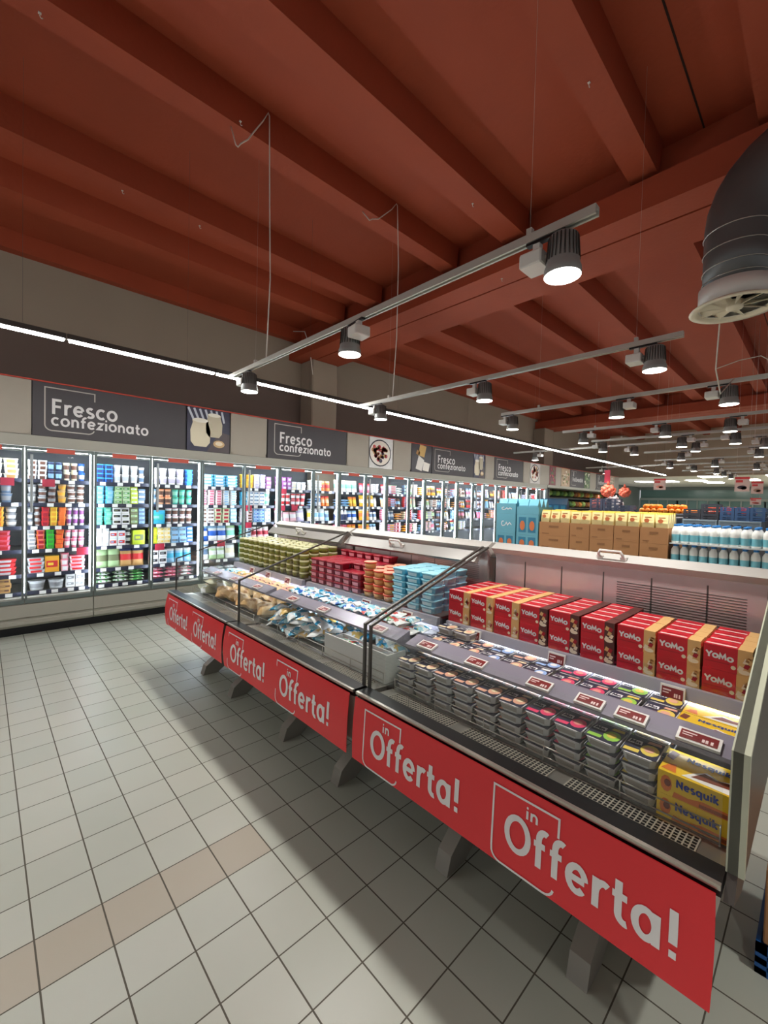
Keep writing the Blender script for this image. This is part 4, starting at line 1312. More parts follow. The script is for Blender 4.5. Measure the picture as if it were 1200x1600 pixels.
for k, (x, y, z, lb) in enumerate(((1.502, .232, .6405, 'lower yellow cocoa carton at the near end of the bottom deck'), (1.502, .232, .7070, 'upper yellow cocoa carton at the near end of the bottom deck'),
                                  (1.648, .232, .8155, 'front yellow cocoa carton lying on the middle step beside its price label'),
                                  (1.764, .232, .8155, 'rear yellow cocoa carton lying on the middle step under the wafer cartons'))):
    o = put('cocoa_carton', COC, (x, y, z), 0, lb, 'carton', 'yellow cocoa cartons', (('lettering', COCL),))
    if k > 1:
        o.scale = (.75, 1, .5)

# --- clear tubs with printed film lids
clear_t = M('tub_clear_grey', (218, 218, 214), .2)
tub_in = M('tub_contents', (160, 154, 146), .4)
lid_dark = M('lid_navy', (50, 50, 68), .3)
lid_rim = M('lid_rim', (214, 214, 214), .25)
TW, TD, TH = .098, .122, .037
def tub_mesh():
    m = MB()
    def ring(s, z, g=.014):
        a, b = TD / 2 * s, TW / 2 * s
        return [(-a + g, -b, z), (a - g, -b, z), (a, -b + g, z), (a, b - g, z), (a - g, b, z), (-a + g, b, z), (-a, b - g, z), (-a, -b + g, z)]
    m.grid([ring(.80, 0), ring(.84, .004), ring(.955, TH * .82)], 0, smooth=False)
    m.grid([ring(1.0, TH * .82), ring(1.02, TH * .86), ring(1.02, TH * .93), ring(.98, TH * .95)], 2, smooth=False)
    for s in (-1, 1):      # see-through windows
        m.face([(s * TD * .43, -s * -TW * .30, .008), (s * TD * .43, -s * TW * .30, .008), (s * TD * .474, -s * TW * .32, TH * .72), (s * TD * .474, s * TW * .32, TH * .72)], 1)
        m.face([(-TD * .30 * -s, s * TW * .435, .008), (-TD * .30 * s, s * TW * .435, .008), (-TD * .32 * s, s * TW * .478, TH * .72), (TD * .32 * s, s * TW * .478, TH * .72)], 1)
    return m.mesh('tub', [clear_t, tub_in, lid_rim])
TUB = tub_mesh()
def lid_mesh(c1, c2, seed):
    m = MB()
    a, b = TD / 2 * .97, TW / 2 * .97
    m.box(-a, a, -b, b, TH * .95, TH * .985)
    fn = lambda u, v: (v, -u, TH * .985 + .0006)
    f2 = lambda u, v: (v, -u, TH * .985 + .0012)
    rg = random.Random(seed)
    m.disc(fn, b * .44, -a * .15, b * .52, a * .60, 12, 1)
    m.disc(f2, b * .40, -a * .12, b * .30, a * .30, 10, 2)
    m.face([fn(-b * .92, a * .05), fn(-b * .1, a * .1), fn(-b * .14, a * .55), fn(-b * .85, a * .5)], 3)
    lettering(m, f2, 'Mn', -b * .82, a * .12, a * .24, b * .62, .4, 0)
    m.face([fn(-b * .9, -a * .85), fn(-b * .05, -a * .8), fn(-b * .05, -a * .45), fn(-b * .9, -a * .5)], 1)
    m.face([fn(b * .1, a * .55), fn(b * .9, a * .6), fn(b * .85, a * .9), fn(b * .15, a * .85)], 2)
    return m.mesh('film_lid', [lid_dark, c1, c2, letter_white])
L_cream = M('lid_cream', (226, 206, 170), .35); L_peach = M('lid_peach', (222, 166, 140), .35)
L_pink = M('lid_pink', (226, 70, 110), .35); L_salmon = M('lid_salmon', (232, 150, 140), .35)
L_green = M('lid_green', (150, 200, 80), .35); L_yel = M('lid_yellow', (222, 196, 90), .35); L_blue = M('lid_blue', (150, 180, 226), .35)
LIDS = {'cream': lid_mesh(L_cream, L_peach, 1), 'peach': lid_mesh(L_peach, L_cream, 2), 'pink': lid_mesh(L_pink, L_salmon, 3), 'green': lid_mesh(L_green, L_yel, 4), 'yellow': lid_mesh(L_yel, L_peach, 5), 'blue': lid_mesh(L_blue, letter_white, 6)}
LOW = ['cream', 'cream', 'peach', 'peach', 'peach', 'peach', 'pink', 'pink', 'green', 'yellow']
for i in range(10):
    y = 1.335 - .1075 * i
    for r in range(2):
        for l in range(4):
            lc = LOW[i]
            put('snack_tub', TUB, (1.485 + r * .128, y + random.uniform(-.003, .003), .6405 + l * TH), random.uniform(-.03, .03),
                'clear tub with %s film lid, %s in %s column, %s row of bottom deck' % (lc, level(l, 4), nth(i), ('front', 'back')[r]), 'snack tub', 'clear snack tubs on the bottom deck', (('film_lid', LIDS[lc]),))
MIDL = ['cream', 'cream', 'peach', 'blue', 'peach', 'blue', 'pink', 'pink', 'green', 'yellow']
for i in range(10):
    y = 1.335 - .1075 * i
    for r in range(2):
        lc = MIDL[i]
        for l in range(2 if (r == 1 and i in (0, 1)) else 1):
            put('snack_tub', TUB, (1.6435 + r * .1225, y + random.uniform(-.003, .003), .8155 + l * TH), random.uniform(-.02, .02),
                'snack tub with %s film lid, %s%s column, %s row of middle step' % (lc, 'upper of two, ' if l else '', nth(i), ('front', 'back')[r]), 'snack tub', 'snack tubs on the middle step', (('film_lid', LIDS[lc]),)).scale = (.915, 1, 1)

# --- white and blue cheese bags
def bag_mesh(cols, w, d, h, seed, nx=12, ny=9, ex=.5):
    m = MB()
    rg = random.Random(seed)
    sp = [(rg.random(), rg.random(), .08 + .12 * rg.random(), rg.randrange(1, len(cols))) for _ in range(10)]
    wr = [rg.random() * 6 for _ in range(4)]
    for side in (1, -1):
        i0 = len(m.v)
        for j in range(ny + 1):
            for i in range(nx + 1):
                u, v = i / nx, j / ny
                q = (math.sin(math.pi * u) * math.sin(math.pi * v)) ** ex
                rip = .10 * math.sin(9 * u + wr[0]) * math.sin(8 * v + wr[1]) + .06 * math.sin(17 * u + wr[2] + 6 * v)
                edge = .012 * math.sin(11 * u + wr[3])
                z = h * .5 + side * h * .5 * q * (.88 + rip) + edge * (1 - q) * .5
                m.v.append(((u - .5) * w * (1 - .06 * math.sin(math.pi * v)), (v - .5) * d * (1 - .08 * math.sin(math.pi * u)), z))
        for j in range(ny):
            for i in range(nx):
                a = i0 + j * (nx + 1) + i
                f = (a, a + 1, a + nx + 2, a + nx + 1)
                m.f.append(f if side > 0 else tuple(reversed(f)))
                u, v = (i + .5) / nx, (j + .5) / ny
                mi = 0
                for (cx, cy, rr, c) in sp:
                    if abs(u - cx) * .9 + abs(v - cy) < rr * 1.3: mi = c
                m.m.append(mi); m.s.append(True)
    return m.mesh('bag', cols)
film_w = M('film_white', (226, 230, 230), .22)
film_c = M('film_cyan', (24, 140, 186), .22)
film_l = M('film_pale_cyan', (150, 206, 220), .22)
film_y = M('film_gold', (206, 170, 90), .3)
film_r = M('film_red', (196, 60, 56), .3)
film_g = M('film_green', (90, 150, 90), .3)
film_b = M('film_blue', (40, 100, 190), .25)
BAGS = [bag_mesh([film_w, film_c, film_c, film_l, film_y], .155, .115, .05, s) for s in range(4)]
BAGM = [bag_mesh([film_w, film_b, film_c, film_l], .118, .085, .036, s + 20) for s in range(3)]
BAGR = [bag_mesh([film_w, film_r, film_g, film_l, film_c], .118, .085, .038, s + 40) for s in range(3)]
LAYN = ['bottom', 'middle', 'top']
for l in range(3):
    for r in range(3):
        for i in range(9 - (l == 2)):
            y = 2.635 - .116 * i - (.059 if l == 1 else .03)
            if (r < 2 and y < 2.05) or (r == 2 and l == 2): continue
            x = 1.50 + r * .113 + l * .010
            z = .649 + l * .050 + (.012 if r == 1 else .02 if r == 2 else 0)
            put('cheese_bag', BAGS[(i + r + l) % 4], (x + random.uniform(-.012, .012), y + random.uniform(-.012, .012), z), 0,
                'white and blue cheese bag, %s layer, %s from left, %s row, middle case' % (LAYN[l], nth(i), nth(r) if r else 'front'), 'cheese bag', 'cheese bags heaped on the bottom deck',
                rot=(random.uniform(-.2, .2), random.uniform(-.34, -.05), random.uniform(0, 6.28)))
for l in range(2):
    for r in range(2):
        for i in range(11):
            y = 2.655 - .113 * i - (.05 if l else 0)
            if l and i == 10: continue
            BB = BAGR if i > 6 else BAGM
            put('cheese_bag', BB[(i + r + l) % 3], (1.655 + r * .098 + random.uniform(-.006, .006), y + random.uniform(-.008, .008), .818 + l * .034), 0,
                '%s cheese bag, %s layer, %s from left, %s row, middle step' % ('red and green printed' if i > 6 else 'bright blue and white', ('lower', 'upper')[l], nth(i), ('front', 'back')[r]), 'cheese bag', 'cheese bags on the middle step',
                rot=(random.uniform(-.1, .1), random.uniform(-.12, .05), random.choice((1.57, 4.71)) + random.uniform(-.35, .35)))
# white display box beside them
m = MB()
m.box(1.42, 1.426, 1.60, 1.955, .6405, .772)
m.box(1.42, 1.426, 1.452, 1.60, .6405, .785)
m.box(1.426, 1.56, 1.452, 1.458, .6405, .778)
m.box(1.554, 1.56, 1.458, 1.955, .6405, .74)
m.box(1.426, 1.554, 1.949, 1.955, .6405, .74)
m.box(1.426, 1.554, 1.458, 1.949, .6405, .645)
tag(m.build('display_box', M('white_board', (214, 214, 210), .5)), 'open white cardboard box at the right end of the middle case', 'box')
for i in range(4):
    put('cheese_bag', BAGR[i % 3], (1.49, 1.87 - .11 * i, .70 + .02 * (i % 2)), 0, 'printed cheese bag sitting in the open white box, %s from left' % nth(i), 'cheese bag', 'cheese bags in the white box', rot=(.1, -.3, 1.2 + i))

# --- farthest case: tan bags below, wafers and packs on the step
film_t = M('film_tan', (206, 164, 106), .35); film_t2 = M('film_tan_light', (226, 194, 146), .35); film_t3 = M('film_brown', (170, 122, 72), .4)
film_k = M('film_clear_green', (176, 178, 150), .3)
BAGT = [bag_mesh([film_t, film_t2, film_t3, film_t2], .19, .14, .095, s + 60, ex=.28) for s in range(2)]
BAGK = [bag_mesh([film_k, film_w, film_t2], .20, .16, .08, 70)]
for i in range(5):
    y = 3.60 - .19 * i
    for r in range(2):
        put('bread_bag', BAGT[(i + r) % 2], (1.53 + .155 * r, y + random.uniform(-.015, .015), .660 + .02 * r), 0, 'puffy tan bag, %s from left, %s row, farthest case' % (nth(i), ('front', 'back')[r]), 'bread bag', 'tan bags in the farthest case', rot=(random.uniform(-.12, .12), -.12, random.uniform(-.3, .3) + (1.57 if i % 2 else 1.2)))
for i in range(3):
    put('salad_pack', BAGK[0], (1.52 + .06 * (i % 2), 3.93 - .10 * i, .642 + .04 * i), 0, 'clear greenish bag at the far end, %s one' % nth(i), 'bag', 'clear bags at the far end', rot=(.1, -.2, 1.4 + .5 * i))
BAGP = [bag_mesh([M('film_peach', (232, 184, 146), .3), M('film_rose', (226, 150, 150), .3), film_t2], .115, .088, .03, 80 + s) for s in range(2)]
BAGY = bag_mesh([film_t2, film_y, film_w], .115, .088, .03, 90)
BAGC = bag_mesh([film_l, film_c, film_w], .115, .088, .028, 91)
for i in range(11):
    y = 3.93 - .108 * i
    for r in range(2):
        b, wd = (BAGC, 'cyan and white') if i < 2 else (BAGY, 'yellowish') if i < 4 else (BAGP[(i + r) % 2], 'peach coloured')
        put('wafer_bag', b, (1.65 + .102 * r, y, .818 + random.uniform(0, .004)), 0, '%s flat bag, %s from left, %s row, far middle step' % (wd, nth(i), ('front', 'back')[r]), 'snack bag', 'flat bags on the far middle step', rot=(random.uniform(-.04, .04), random.uniform(-.08, .03), 1.57 + random.uniform(-.3, .3)))

# --- green jars, red tubs, round tubs and blue tubs on the top steps
m = MB(); m.lathe([(.030, 0), (.036, .004), (.0375, .030), (.034, .034)], 14, 0); JAR = m.mesh('jar', [M('jar_olive', (116, 118, 44), .2)])
m = MB(); m.lathe([(.037, .034), (.038, .036), (.038, .045), (.035, .047)], 14, 0); JARL = m.mesh('lid', [M('jar_lid_pale', (206, 204, 160), .3)])
for i in range(12):
    for r in range(4):
        for l in range(5):
            put('pesto_jar', JAR, (1.868 + .094 * r, 3.95 - .0985 * i + random.uniform(-.002, .002), .9005 + .0475 * l), 0,
                'olive green jar, %s in %s column from left, %s row, far top step' % (level(l, 5), nth(i), nth(r) if r else 'front'), 'jar', 'green jars stacked on the far top step', (('lid', JARL),))
def square_tub(c, lc, bc, w, d, h, nm):
    m = MB()
    g = .012
    def ring(s, z):
        a, b = d / 2 * s, w / 2 * s
        return [(-a + g, -b, z), (a - g, -b, z), (a, -b + g, z), (a, b - g, z), (a - g, b, z), (-a + g, b, z), (-a, b - g, z), (-a, -b + g, z)]
    m.grid([ring(.86, 0), ring(.97, h * .78)], 0, smooth=False)
    m.face([(-d / 2 * .90 - .0012, w * .3, h * .16), (-d / 2 * .90 - .0012, -w * .3, h * .16), (-d / 2 * .962 - .0012, -w * .33, h * .66), (-d / 2 * .962 - .0012, w * .33, h * .66)], 1)
    t = m.mesh(nm, [c, bc])
    m = MB()
    m.grid([ring(1.0, h * .78), ring(1.02, h * .82), ring(1.02, h * .95), ring(.95, h)], 0, smooth=False)
    return t, m.mesh('lid', [lc])
crim = M('tub_crimson', (134, 18, 38), .3); crim_l = M('tub_crimson_lid', (156, 26, 46), .3); crim_b = M('tub_label_pink', (226, 150, 160), .4)
RT, RTL = square_tub(crim, crim_l, crim_b, .092, .09, .0455, 'cream_tub')
for i in range(6):
    for r in range(4):
        for l in range(5 if r == 3 else 4 if i < 4 or r else 3):
            put('cream_tub', RT, (1.872 + .095 * r, 2.675 - .098 * i, .9005 + .0458 * l), random.uniform(-.03, .03),
                'small crimson tub, %s layer up, %s column from left, %s row, middle case' % (nth(l), nth(i), nth(r) if r else 'front'), 'tub', 'crimson tubs on the middle top step', (('lid', RTL),))
m = MB(); m.lathe([(.034, 0), (.041, .036)], 18, 0); OT = m.mesh('tub', [M('tub_hummus', (216, 160, 96), .3)])
m = MB(); m.lathe([(.0435, .034), (.045, .036), (.045, .043), (.040, .0455)], 18, [0, 0, 1]); OTL = m.mesh('lid', [M('tub_red_lid', (214, 58, 44), .3), M('tub_lid_top', (236, 170, 140), .3)])
for i in range(3):
    for r in range(4):
        for l in range(4 + (r == 0 and i == 0)):
            put('dip_tub', OT, (1.868 + .094 * r, 2.075 - .0945 * i, .9005 + .046 * l), 0,
                'round tan tub with red lid, %s layer up, %s column from left, %s row' % (nth(l), nth(i), nth(r) if r else 'front'), 'tub', 'round tubs with red lids on the middle top step', (('lid', OTL),))
cy = M('tub_cyan', (86, 178, 208), .3); cyl_ = M('tub_cyan_lid', (150, 214, 232), .25); cyb = M('tub_cyan_label', (190, 226, 236), .4)
CT, CTL = square_tub(cy, cyl_, cyb, .104, .10, .0375, 'spread_tub')
for i in range(3):
    for r in range(3):
        for l in range(6):
            put('spread_tub', CT, (1.876 + .112 * r, 1.782 - .1165 * i, .9005 + .0378 * l), random.uniform(-.04, .04),
                'pale blue square tub, %s in %s column from left, %s row' % (level(l, 6), nth(i), nth(r) if r else 'front'), 'tub', 'blue tubs on the middle top step', (('lid', CTL),))

# ================================================================== displays beyond the cases
board = M('cardboard', (176, 126, 82), .75, noise=.06, nscale=12)
board_d = M('cardboard_dark', (140, 96, 60), .75)
cyan_b = M('cyan_board', (104, 170, 190), .55, noise=.04)
cyan_d = M('cyan_board_deep', (50, 124, 156), .5)
cyan_p = M('cyan_pouch', (110, 176, 196), .3)
org_pic = M('print_orange', (216, 120, 70), .45)
yel_bag = M('yellow_film', (228, 210, 150), .35)
yel_d = M('yellow_film_deep', (206, 170, 70), .3)
wood = M('pallet_wood', (150, 120, 84), .8, noise=.1)
plinth_m = M('plinth_grey', (92, 94, 98), .6)
def plinth(x0, x1, y0, y1, z, label):
    m = MB()
    m.box(x0 + .03, x1 - .03, y0 + .03, y1 - .03, .0, .06)
    m.box(x0, x1, y0, y1, .06, z, ch=.01)
    n = max(2, int((y1 - y0) / .4))
    for i in range(1, n):
        yy = y0 + (y1 - y0) * i / n
        m.box(x0 - .004, x0 + .002, yy - .004, yy + .004, .1, z - .03)
    tag(m.build('display_stand', plinth_m), label, 'display stand')
plinth(5.0, 5.85, 2.44, 3.08, .95, 'grey stand under the cyan cartons behind the cases')
plinth(5.0, 5.85, 1.10, 2.43, 1.0, 'grey stand under the cardboard boxes of yellow bags')
plinth(5.0, 5.85, .10, 1.09, .985, 'grey stand under the milk bottles')

# cyan cartons with pouches
def pouch_tri(w, h, d, cols):
    m = MB()
    a, b = d / 2, w / 2
    m.grid([[(-a, -b, 0), (a, -b, 0), (a, b, 0), (-a, b, 0)], [(-a * .9, -b, h * .55), (a * .9, -b, h * .55), (a * .9, b, h * .55), (-a * .9, b, h * .55)], [(-.004, -b * .96, h), (.004, -b * .96, h), (.004, b * .96, h), (-.004, b * .96, h)]], 0, smooth=False)
    m.face([(-a * .95 - .002, b * .6, h * .1), (-a * .95 - .002, -b * .6, h * .1), (-a * .92 - .002, -b * .6, h * .45), (-a * .92 - .002, b * .6, h * .45)], 1)
    return m.mesh('pouch', cols)
PCY = pouch_tri(.125, .19, .09, [cyan_p, org_pic])
def carton(x0, x1, y0, y1, z0, z1, mats, name, label, group, window=False, script=False, opentop=False):
    m = MB()
    if opentop:
        t = .006
        m.box(x0, x0 + t, y0, y1, z0, z1); m.box(x1 - t, x1, y0, y1, z0, z1)
        m.box(x0 + t, x1 - t, y0, y0 + t, z0, z1); m.box(x0 + t, x1 - t, y1 - t, y1, z0, z1)
        m.box(x0 + t, x1 - t, y0 + t, y1 - t, z0, z0 + t)
    else:
        m.box(x0, x1, y0, y1, z0, z1, ch=.004)
    x = x0 - .0012
    h = z1 - z0
    if window:
        for c in (.28, .72):
            yy = y1 - (y1 - y0) * c
            w = (y1 - y0) * .17
            m.face([(x, yy + w, z0 + h * .12), (x, yy - w, z0 + h * .12), (x, yy - w, z0 + h * .86), (x, yy + w, z0 + h * .86)], 1)
            m.disc(lambda u, v: (x - .001, yy - u, z0 + h * .45 + v), 0, 0, w * .7, h * .24, 10, 2)
    if script:
        fn = lambda u, v: (x, y1 - u, z0 + v)
        m.ribbon(fn, arc((y1 - y0) * .36, h * .5, .022, h * .12, 60, 300, 8) + [((y1 - y0) * .46, h * .42), ((y1 - y0) * .54, h * .56), ((y1 - y0) * .60, h * .42), ((y1 - y0) * .70, h * .56), ((y1 - y0) * .80, h * .44)], .010, 3)
    return tag(m.build(name, mats), label, 'carton', group)
CM = [cyan_b, cyan_d, org_pic, letter_white]
g = 'cyan cartons in the display behind the cases'
for c, (y1, y0) in enumerate(((3.06, 2.78), (2.765, 2.47))):
    side = ('left', 'right')[c]
    carton(5.0, 5.4, y0, y1, .951, 1.145, CM, 'coffee_carton', 'lowest cyan carton with windows, %s stack beside the brown boxes' % side, g, window=True)
    carton(5.0, 5.4, y0, y1, 1.146, 1.405, CM, 'coffee_carton', 'middle cyan carton, %s stack beside the brown boxes' % side, g, window=bool(c), script=not c)
    carton(5.0, 5.4, y0, y1, 1.406, 1.50 if c else 1.54, CM, 'coffee_carton', 'topmost cyan carton, %s stack beside the brown boxes' % side, g, script=not c, opentop=True)
    for r in range(3):
        for q in range(2):
            put('coffee_pouch', PCY, (5.07 + r * .11, y1 - .075 - q * .132, 1.4125), 0, 'cyan pouch standing in the top carton of the %s stack, %s row, %s' % (side, nth(r) if r else 'front', ('left', 'right')[q]), 'pouch', 'cyan pouches in the open cartons')
navy_p = pouch_tri(.1, .17, .08, [M('deep_blue_film', (26, 84, 120), .3), cyan_d])
for i in range(4):
    put('coffee_pouch', navy_p, (5.72, 2.75 - i * .095, 1.452), 0, 'deep blue pointed pouch behind the cyan cartons, %s from left' % nth(i), 'pouch', 'deep blue pouches behind the cyan cartons')
carton(5.5, 5.83, 2.455, 2.80, .951, 1.45, CM, 'coffee_carton', 'cyan carton under the deep blue pointed pouches', g)

# brown boxes with yellow bags
m = MB()
w, d, h = .105, .06, .20
m.grid([[(-d / 2, -w / 2, 0), (d / 2, -w / 2, 0), (d / 2, w / 2, 0), (-d / 2, w / 2, 0)],
        [(-d * .6, -w / 2, h * .5), (d * .6, -w / 2, h * .5), (d * .6, w / 2, h * .5), (-d * .6, w / 2, h * .5)],
        [(-.008, -w * .48, h * .93), (.03, -w * .48, h * .93), (.03, w * .48, h * .93), (-.008, w * .48, h * .93)],
        [(.012, -w * .48, h), (.018, -w * .48, h), (.018, w * .48, h), (.012, w * .48, h)]], [0, 0, 1], smooth=False)
m.disc(lambda u, v: (-d * .56 - .004, -u, h * .62 + v), -.012, .0, .024, .022, 10, 2)
m.rect(lambda u, v: (-d * .50 - .004 + v * .16, -u, h * .70 + v), -.03, .03, .01, .022, 3)
YB = m.mesh('rusk_bag', [yel_bag, yel_d, org_pic, M('print_brown', (150, 96, 50), .5)])
cols = ((2.455, 2.09), (2.08, 1.862), (1.855, 1.61), (1.603, 1.36), (1.35, 1.10))
for c, (y1, y0) in enumerate(cols):
    for l, (z0, z1) in enumerate(((1.001, 1.160), (1.161, 1.325))):
        m = MB()
        t = .006
        for dep in (0,):
            m.box(5.0, 5.0 + t, y0, y1, z0, z1); m.box(5.38 - t, 5.38, y0, y1, z0, z1)
            m.box(5.0 + t, 5.38 - t, y0, y0 + t, z0, z1); m.box(5.0 + t, 5.38 - t, y1 - t, y1, z0, z1)
            m.box(5.0 + t, 5.38 - t, y0 + t, y1 - t, z0, z0 + t)
        if l == 0: m.box(5.0 + t, 5.38 - t, y0 + t, y1 - t, z1 - t, z1)
        m.rect(lambda u, v: (4.9988, y1 - u, z0 + v), (y1 - y0) * .34, (y1 - y0) * .66, .100, .122, 1)
        m.rect(lambda u, v: (4.9988, y1 - u, z0 + v), (y1 - y0) * .10, (y1 - y0) * .34, .020, .030, 1)
        tag(m.build('cardboard_box', [board, board_d]), '%s brown cardboard box in the %s stack from the cyan cartons' % (('lower', 'upper')[l], nth(c)), 'box', 'brown boxes behind the cases')
    n = 3 if c == 0 else 2
    for r in range(4):
        for q in range(n):
            yy = y1 - (y1 - y0) * (q + .5) / n
            o = put('rusk_bag', YB, (5.055 + r * .085, yy, 1.2680 + random.uniform(0, .012)), random.uniform(-.06, .06), 'yellow bag in the %s brown box, %s row, %s from left' % (nth(c), nth(r) if r else 'front', nth(q)), 'bag', 'yellow bags standing in the brown boxes')
# second block of yellow bags behind
for i in range(11):
    put('rusk_bag', YB, (5.55, 2.38 - i * .115, 1.252), random.uniform(-.1, .1), 'yellow bag in the rear row behind the brown boxes, %s from left' % nth(i), 'bag', 'yellow bags in the rear row')
m = MB(); m.box(5.45, 5.84, 1.11, 2.42, 1.001, 1.2515, ch=.004); tag(m.build('cardboard_box', board), 'long yellowish brown box carrying the rear row of yellow bags', 'box')

# milk bottles
milk_b = M('milk_plastic', (232, 234, 230), .3); milk_l = M('milk_label_teal', (120, 190, 204), .35); milk_c = M('milk_cap_blue', (40, 120, 190), .35)
m = MB(); m.lathe([(.033, 0), (.0355, .008), (.0355, .02), (.0355, .085), (.036, .11), (.033, .135), (.020, .158), (.0155, .168)], 14, [0, 0, 1, 0, 0, 0, 0], caps=(True, False))
MILK = m.mesh('bottle', [milk_b, milk_l])
m = MB(); m.lathe([(.0175, .166), (.0185, .169), (.0185, .184), (.016, .187)], 12, 0); MCAP = m.mesh('cap', [milk_c])
for l, z in enumerate((.986, 1.181)):
    for r in range(4 if l else 2):
        for i in range(11):
            put('milk_bottle', MILK, (5.045 + r * .076, 1.045 - i * .0765, z + (.004 if l else 0)), random.random() * 6, 'white milk bottle with teal label, %s tier, %s row, %s from left' % (('lower', 'upper')[l], nth(r) if r else 'front', nth(i)), 'milk bottle', 'milk bottles in two tiers', (('cap', MCAP),))
m = MB(); m.box(5.0, 5.33, .215, 1.088, 1.1745, 1.184); tag(m.build('tray', M('clear_tray', (200, 206, 206), .3)), 'thin pale tray between the two tiers of milk bottles', 'tray')

# blue and grey crates beyond
crate_b = M('crate_blue', (60, 92, 134), .5); crate_s = M('crate_slate', (62, 70, 92), .5); crate_d = M('crate_dark', (58, 62, 72), .55)
grey_box = M('grey_printed_board', (112, 130, 142), .6)
def crate_mesh(w, d, h, mt):
    m = MB()
    t = .012
    for z0, z1 in ((0, h * .22), (h * .36, h * .58), (h * .72, h)):
        m.box(-d / 2, -d / 2 + t, -w / 2, w / 2, z0, z1); m.box(d / 2 - t, d / 2, -w / 2, w / 2, z0, z1)
        m.box(-d / 2 + t, d / 2 - t, -w / 2, -w / 2 + t, z0, z1); m.box(-d / 2 + t, d / 2 - t, w / 2 - t, w / 2, z0, z1)
    for sx in (-1, 1):
        for sy in (-1, 1):
            m.box(sx * d / 2 - (t if sx > 0 else 0), sx * d / 2 + (t if sx < 0 else 0), sy * w / 2 - (.03 if sy > 0 else 0), sy * w / 2 + (.03 if sy < 0 else 0), 0, h)
    m.box(-d / 2 + t, d / 2 - t, -w / 2 + t, w / 2 - t, 0, .008)
    return m.mesh('crate', [mt])
plinth(6.95, 7.6, .35, 1.42, 1.255, 'dark stand under the grey printed boxes')
for k, (y1, y0) in enumerate(((1.385, 1.0), (.99, .56))):
    m = MB(); m.box(7.0, 7.4, y0, y1, 1.256, 1.385, ch=.004)
    x = 6.9985
    m.ribbon(lambda u, v: (x, y1 - u, 1.256 + v), [(.014, .014), (y1 - y0 - .014, .014), (y1 - y0 - .014, .115), (.014, .115)], .008, 1, True)
    m.ribbon(lambda u, v: (x, y1 - u, 1.256 + v), [(.10, .05), (.14, .075), (.17, .045), (.21, .075), (.25, .05), (.29, .07)], .012, 2)
    tag(m.build('printed_box', [grey_box, M('print_pale', (150, 170, 180), .6), M('print_navy', (44, 60, 84), .6)]), 'grey blue printed box behind the milk, %s of two' % ('left', 'right')[k], 'box', 'grey printed boxes behind the milk')
CB = crate_mesh(.145, .30, .058, crate_b); CD_ = crate_mesh(.19, .30, .07, crate_d); CS = crate_mesh(.19, .30, .05, crate_s)
for c, y in enumerate((.905, .755, .605)):
    for l in range(3):
        put('plastic_crate', CB, (7.16, y, 1.386 + l * .0585), 0, 'blue crate on the right grey box, %s in %s stack from left' % (level(l, 3), nth(c)), 'crate', 'blue crates behind the milk')
for c, (y, n) in enumerate(((1.28, 2), (1.085, 3))):
    for l in range(n):
        put('plastic_crate', CD_, (7.16, y, 1.386 + l * .0705), 0, 'dark grey crate on the grey boxes, %s in %s stack from left' % (level(l, n), nth(c)), 'crate', 'dark crates behind the milk')
plinth(6.95, 7.75, 1.45, 2.75, 1.40, 'dark table under the slate crates')
for c, y in enumerate((2.52, 2.325, 2.13)):
    for l in range(5 if c < 2 else 3):
        put('plastic_crate', CS, (7.15, y, 1.401 + l * .0505), 0, 'slate crate behind the yellow bags, %s in %s stack' % (level(l, 5 if c < 2 else 3), nth(c)), 'crate', 'slate crates behind the yellow bags')

# fruit table
plinth(7.9, 8.9, .35, 2.45, 1.44, 'low dark fruit table behind the crates')
m = MB(); m.blob(0, 0, .042, .042, .042, .040, 12, 8); ORANGE = m.mesh('orange', [M('orange_peel', (240, 140, 40), .45)])
m = MB(); m.blob(0, 0, .036, .040, .040, .034, 12, 8); TOM = m.mesh('tomato', [M('tomato_red', (222, 74, 36), .3)])
for l in range(2):
    for r in range(4 - l):
        for i in range(9 - l):
            if l and i % 4 == 3: continue
            put('orange', ORANGE, (8.02 + r * .084 + l * .042, 2.15 - i * .084 - l * .042, 1.441 + l * .066), random.random() * 6, 'orange on the fruit table, layer %d, %s row, %s from left' % (l + 1, nth(r), nth(i)), 'orange', 'oranges heaped on the fruit table')
for l in range(2):
    for r in range(3 - l):
        for i in range(8 - l):
            put('tomato', TOM, (7.97 + r * .08 + l * .04 - .02, 1.30 - i * .08 - l * .04, 1.441 + l * .058), 0, 'tomato on the fruit table, layer %d, %s row, %s from left' % (l + 1, nth(r), nth(i)), 'tomato', 'tomatoes heaped on the fruit table')
